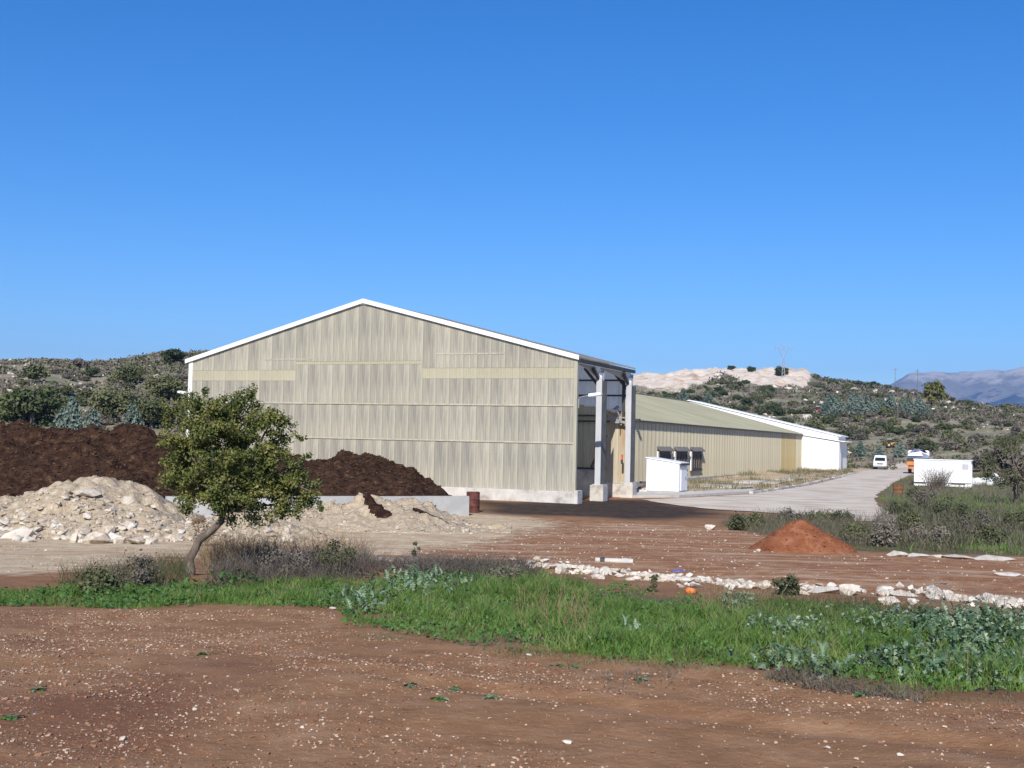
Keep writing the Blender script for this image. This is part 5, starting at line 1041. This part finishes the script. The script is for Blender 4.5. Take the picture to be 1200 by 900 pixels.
# individually recognisable ones
for px, py, w, h, lab in ((155, 507, 27, 1., 'blue green conifer nearest the tall shed, above the compost'), (108, 512, 24, 1., 'middle blue green conifer above the compost heap'), (72, 508, 26, 1., 'loose pale blue conifer left of two others'), (85, 495, 26, .9, 'pale conifer half hidden behind the loose one')):
    p = np.array(at(px, py, 100)); p[2] = g1(p[0], p[1]); s = w/2*p[1]/FPX; top = zpx(px, py-(30 if px > 90 else 26), 100)
    e = empty('blue_conifer', tuple(p), random.uniform(0, 6), lab, 'tree', 'blue green conifers above the compost'); H = top-p[2]; o = link('crown', random.choice(CON), e); o.scale = (s*3.2, s*3.2, H); m = MB(); m.tube([(0, 0, -.2), (0, 0, H*.8)], [.1, .03], 6); m.build('trunk', 'bark', e)
for x, y, w, mm, lab in ((203, 428, 36, CRD, 'dark oak on the left skyline next to the shed roof'), (232, 426, 26, CRD, 'dark shrub on the skyline touching the shed roof edge'), (95, 434, 26, CRB, 'brown bush on the left skyline'), (108, 442, 20, CRD, 'round dark green shrub below the brown skyline bush'), (168, 416, 8, CRD, 'tiny dark shrub alone on the left skyline'), (61, 424, 8, CRD, 'tiny dark conifer shaped shrub on the far left skyline'),
                         (38, 500, 90, CRDb, 'wide dark tree mass left of the conifers'), (10, 498, 40, CRDb, 'dark tree at the left picture edge'), (135, 494, 72, CROb, 'large olive green tree behind the conifers'), (178, 502, 66, CROb, 'olive green tree beside the shed corner'), (192, 472, 62, CROb, 'broad olive tree halfway up beside the shed'), (150, 452, 46, CROb, 'olive shrub on the upper left slope'), (40, 448, 40, CRO, 'olive shrub below the far left skyline'), (78, 464, 22, CRO, 'small yellowish shrub on the left slope'), (100, 470, 26, CRO, 'green shrub above the middle conifer'),
                         (857, 430, 15, CRD, 'dark round tree on the hill crest above the quarry'), (880, 432, 20, CRD, 'wide dark tree on the crest left of the pylon'), (915, 436, 30, CRD, 'low dark trees at the foot of the pylon'), (955, 440, 18, CRD, 'dark tree at the right end of the quarry scar'),
                         (875, 476, 18, CRD, 'round dark tree above the white roof line'), (1024, 447, 26, CRD, 'dark tree on the descending skyline'), (1006, 444, 22, CRD, 'dark tree on the skyline right of the pylon')):
    crest = x > 800 and y < 450; shrub(x, y+(3 if crest else 0), w*(.8 if crest else 1), mm, lab, 'trees picked out on the hillsides', 'hill_tree', .7 if crest else .85, not crest, 'tree')
shrub(1096, 476, 36, CRY, 'tall yellow green tree in front of the distant mountains', None, 'yellow_tree', 1.0, True, 'tree')
shrub(1064, 480, 18, CRY, 'smaller yellow green tree left of the tall yellow one', None, 'yellow_tree', 1.0, True, 'tree')
# right hand oak by the frame edge
def right_oak():
    p = hit(1192, 592); e = empty('oak_tree', tuple(p), 0, 'sparse brown green oak with dark trunk at the right edge', 'tree'); s = p[1]/FPX; parts = []; lm = MB(); H = 88*s
    lm.tube([(0, 0, -.2), (-.06, 0, 1.0), (-.1, 0, 1.8), (.1, .1, 3.0)], [.2, .16, .14, .08], 9); lm.build('trunk', 'bark', e, smooth=True); lm = MB()
    for _ in range(95):
        d = RNG.normal(size=3); d /= np.linalg.norm(d); c = np.array([.5+d[0]*2.3, d[1]*2.2, H*.56+d[2]*H*.36])*1.0; c[0] -= .2; parts.append(leaf_ball(c, RNG.uniform(.25, .45), 75, .055, .9, .15))
        if random.random() < .5: lm.tube([(-.08, 0, random.uniform(1.2, 2.4)), tuple(c*.6+np.array([0, 0, .4])), tuple(c)], [.06, .03, .01], 4)
    lm.build('limbs', 'bark', e); V, F = join(parts); link('crown', npmesh('crown', V, F, ['leaf_olive']), e)
right_oak()
shrub(1180, 560, 60, CRB, 'brownish bare tree behind the right oak', None, 'bare_tree', 1.1, True, 'tree'); shrub(1150, 553, 34, CRB, 'brownish bare bush above the white bags', None, 'bare_tree', 1.0, True, 'tree')
# random fill; density follows the photograph's slopes
random.seed(21)
def fill(n, x0, x1, yf, wr, kinds, lab, grp):
    for _ in range(n):
        px = random.uniform(x0, x1); lo, hi = yf(px); py = random.uniform(lo, hi); D = None; mm, l = random.choice(kinds); p = hit(px, py)
        if quarry_mask(p[0], p[1]) > .3: continue
        t = (py-lo)/(hi-lo+1e-6); shrub(px, py, random.uniform(*wr)*(.65+.7*t), mm, l+' '+lab, grp, 'hillside_shrub', .8)
skyR = lambda px: (np.interp(px, [742, 800, 860, 945, 1000, 1050, 1100, 1200, 1260], [462, 458, 448, 450, 452, 458, 470, 482, 482]), np.interp(px, [742, 800, 860, 900, 1000, 1060, 1200, 1260], [475, 478, 485, 495, 520, 530, 532, 532]))
skyRl = lambda px: (np.interp(px, [955, 1000, 1050, 1100, 1200, 1260], [443, 447, 455, 466, 478, 478]), np.interp(px, [955, 1000, 1050, 1100, 1200, 1260], [452, 456, 462, 474, 486, 486]))
KD, KO, KB = (CRD, 'dark green shrub among many on'), (CRO, 'olive green shrub among many on'), (CRB, 'grey brown bush among many on')
fill(95, 742, 1010, skyR, (11, 22), [KD, KD, KO], 'the slope under the quarry', 'shrubs on the right hillside')
fill(150, 950, 1250, skyR, (11, 24), [KD, KO, KB, KB], 'the slope above the road', 'shrubs above the road')
fill(26, 955, 1250, skyRl, (9, 16), [KD, KD, KO], 'the descending right skyline', 'shrubs on the right skyline')
fill(95, -60, 245, lambda px: (np.interp(px, [-60, 0, 100, 190, 245], [428, 427, 430, 418, 416]), 500), (12, 26), [KO, KB, KB, KB, KD], 'the left hillside', 'shrubs on the left hillside')
for i in range(13):
    x = np.interp(i, [0, 12], [966, 1085])+random.uniform(-4, 4); y = np.interp(x, [966, 1085], [484, 489])+random.uniform(-3, 4)
    p = on_hill(x, y); s = random.uniform(13, 20)/2*p[1]/FPX; o = link('blue_conifer', random.choice(CON), None, tuple(p), random.uniform(0, 6)); o.scale = (s*2.2, s*2.2, s*2.4); tag(o, 'blue grey conifer in the planted row across the right hillside', 'tree', 'row of blue conifers on the right slope')
for x, y in ((830, 478), (800, 474), (1008, 535), (1055, 536), (1030, 540)):
    p = on_hill(x, y); s = 8*p[1]/FPX; o = link('blue_conifer', random.choice(CON), None, tuple(p), 0); o.scale = (s*2, s*2, s*2.2); tag(o, 'single blue grey conifer away from the planted row', 'tree', 'scattered conifers right')
# fine scrub and white outcrops
def hill_pts(n, th0, th1, r0, r1):
    th = RNG.uniform(th0, th1, n); R = r0+(r1-r0)*RNG.uniform(0, 1, n)**.8; q = np.column_stack([R*np.sin(th), R*np.cos(th)]); return q, R
for nm, (a, b, c, d), n in (('left_hill', (-.45, -.23, 78, 285), 2600), ('right_hill', (.09, .46, 170, 530), 4600)):
    q, R = hill_pts(n, a, b, c, d); k = (fbm(q[:, 0]/14, q[:, 1]/14, 95) > -.15) & (quarry_mask(q[:, 0], q[:, 1]) < .2); q, R = q[k], R[k]; P = on_ground(q); P = np.repeat(P, 14, 0); Rr = np.repeat(R, 14)
    sz = .0011*Rr+.12; P = P+RNG.normal(size=P.shape)*np.column_stack([sz*1.5, sz*1.5, sz*.5]); P[:, 2] += sz*.8
    V, F = quads(P, RNG.normal(size=P.shape)+[0, 0, .4], sz*.9); mi = RNG.integers(0, 3, len(q)).repeat(14)
    tag(link(nm+'_scrub', npmesh(nm+'_scrub', V, F, ['leaf_brown', 'leaf_olive', 'weed'], False, mi)), 'low grey brown scrub covering the '+nm.replace('_', ' '), 'scrub', kind='stuff')
    q, R = hill_pts(n//4, a, b, c, d); k = (fbm(q[:, 0]/18, q[:, 1]/18, 99) > .08) & (quarry_mask(q[:, 0], q[:, 1]) < .2); q, R = q[k], R[k]; V, F = rockfield(on_ground(q), (.0011*R+.12)*np.exp(RNG.normal(size=len(R))*.45), ROCKS)
    tag(link(nm+'_rocks', npmesh(nm+'_rocks', V, F, ['lime_white'])), 'pale limestone outcrops over the '+nm.replace('_', ' '), 'rocks', kind='stuff')
def outcrop(px, py, n, sx, sy, s):
    q = np.array([on_hill(px+random.gauss(0, sx), py+random.gauss(0, sy)) for _ in range(n)]); return q, np.array([random.uniform(.4, 1.0)*s*.75*p[1]/FPX for p in q])
PP, SS = zip(*[outcrop(*a) for a in ((988, 447, 14, 5, 2, 2.2), (885, 467, 20, 9, 2, 1.8), (760, 458, 14, 10, 1.5, 1.2), (1130, 486, 18, 16, 3, 2), (1170, 500, 26, 24, 3, 1.8), (1090, 500, 22, 30, 5, 1.6), (60, 436, 34, 45, 6, 1.9), (125, 434, 34, 24, 5, 2), (85, 482, 14, 8, 2, 2.4), (100, 458, 30, 50, 9, 1.6), (170, 424, 16, 14, 4, 1.6), (850, 462, 14, 14, 3, 2), (1000, 541, 10, 7, 1.5, 1.))])
V, F = rockfield(np.concatenate(PP), np.concatenate(SS), ROCKS); tag(link('hill_outcrops', npmesh('hill_outcrops', V, F, ['lime_white'])), 'groups of white rocks standing out on the hillsides', 'rocks', kind='stuff')

# ================================================================== AIR
hz_ = MB(); hz_.box(-9300, 9300, -9300, 9300, -20, 640); ho = hz_.build('haze', 'white'); ho.data.materials.clear()
hm = bpy.data.materials.new('haze_mat'); hm.use_nodes = True; hn = hm.node_tree; hn.nodes.remove(hn.nodes['Principled BSDF'])
pv = hn.nodes.new('ShaderNodeVolumePrincipled'); pv.inputs['Color'].default_value = (.25, .50, 1, 1); pv.inputs['Density'].default_value = .00011; pv.inputs['Anisotropy'].default_value = .0
hn.links.new(pv.outputs[0], hn.nodes['Material Output'].inputs['Volume']); ho.data.materials.append(hm); tag(ho, kind='stuff')
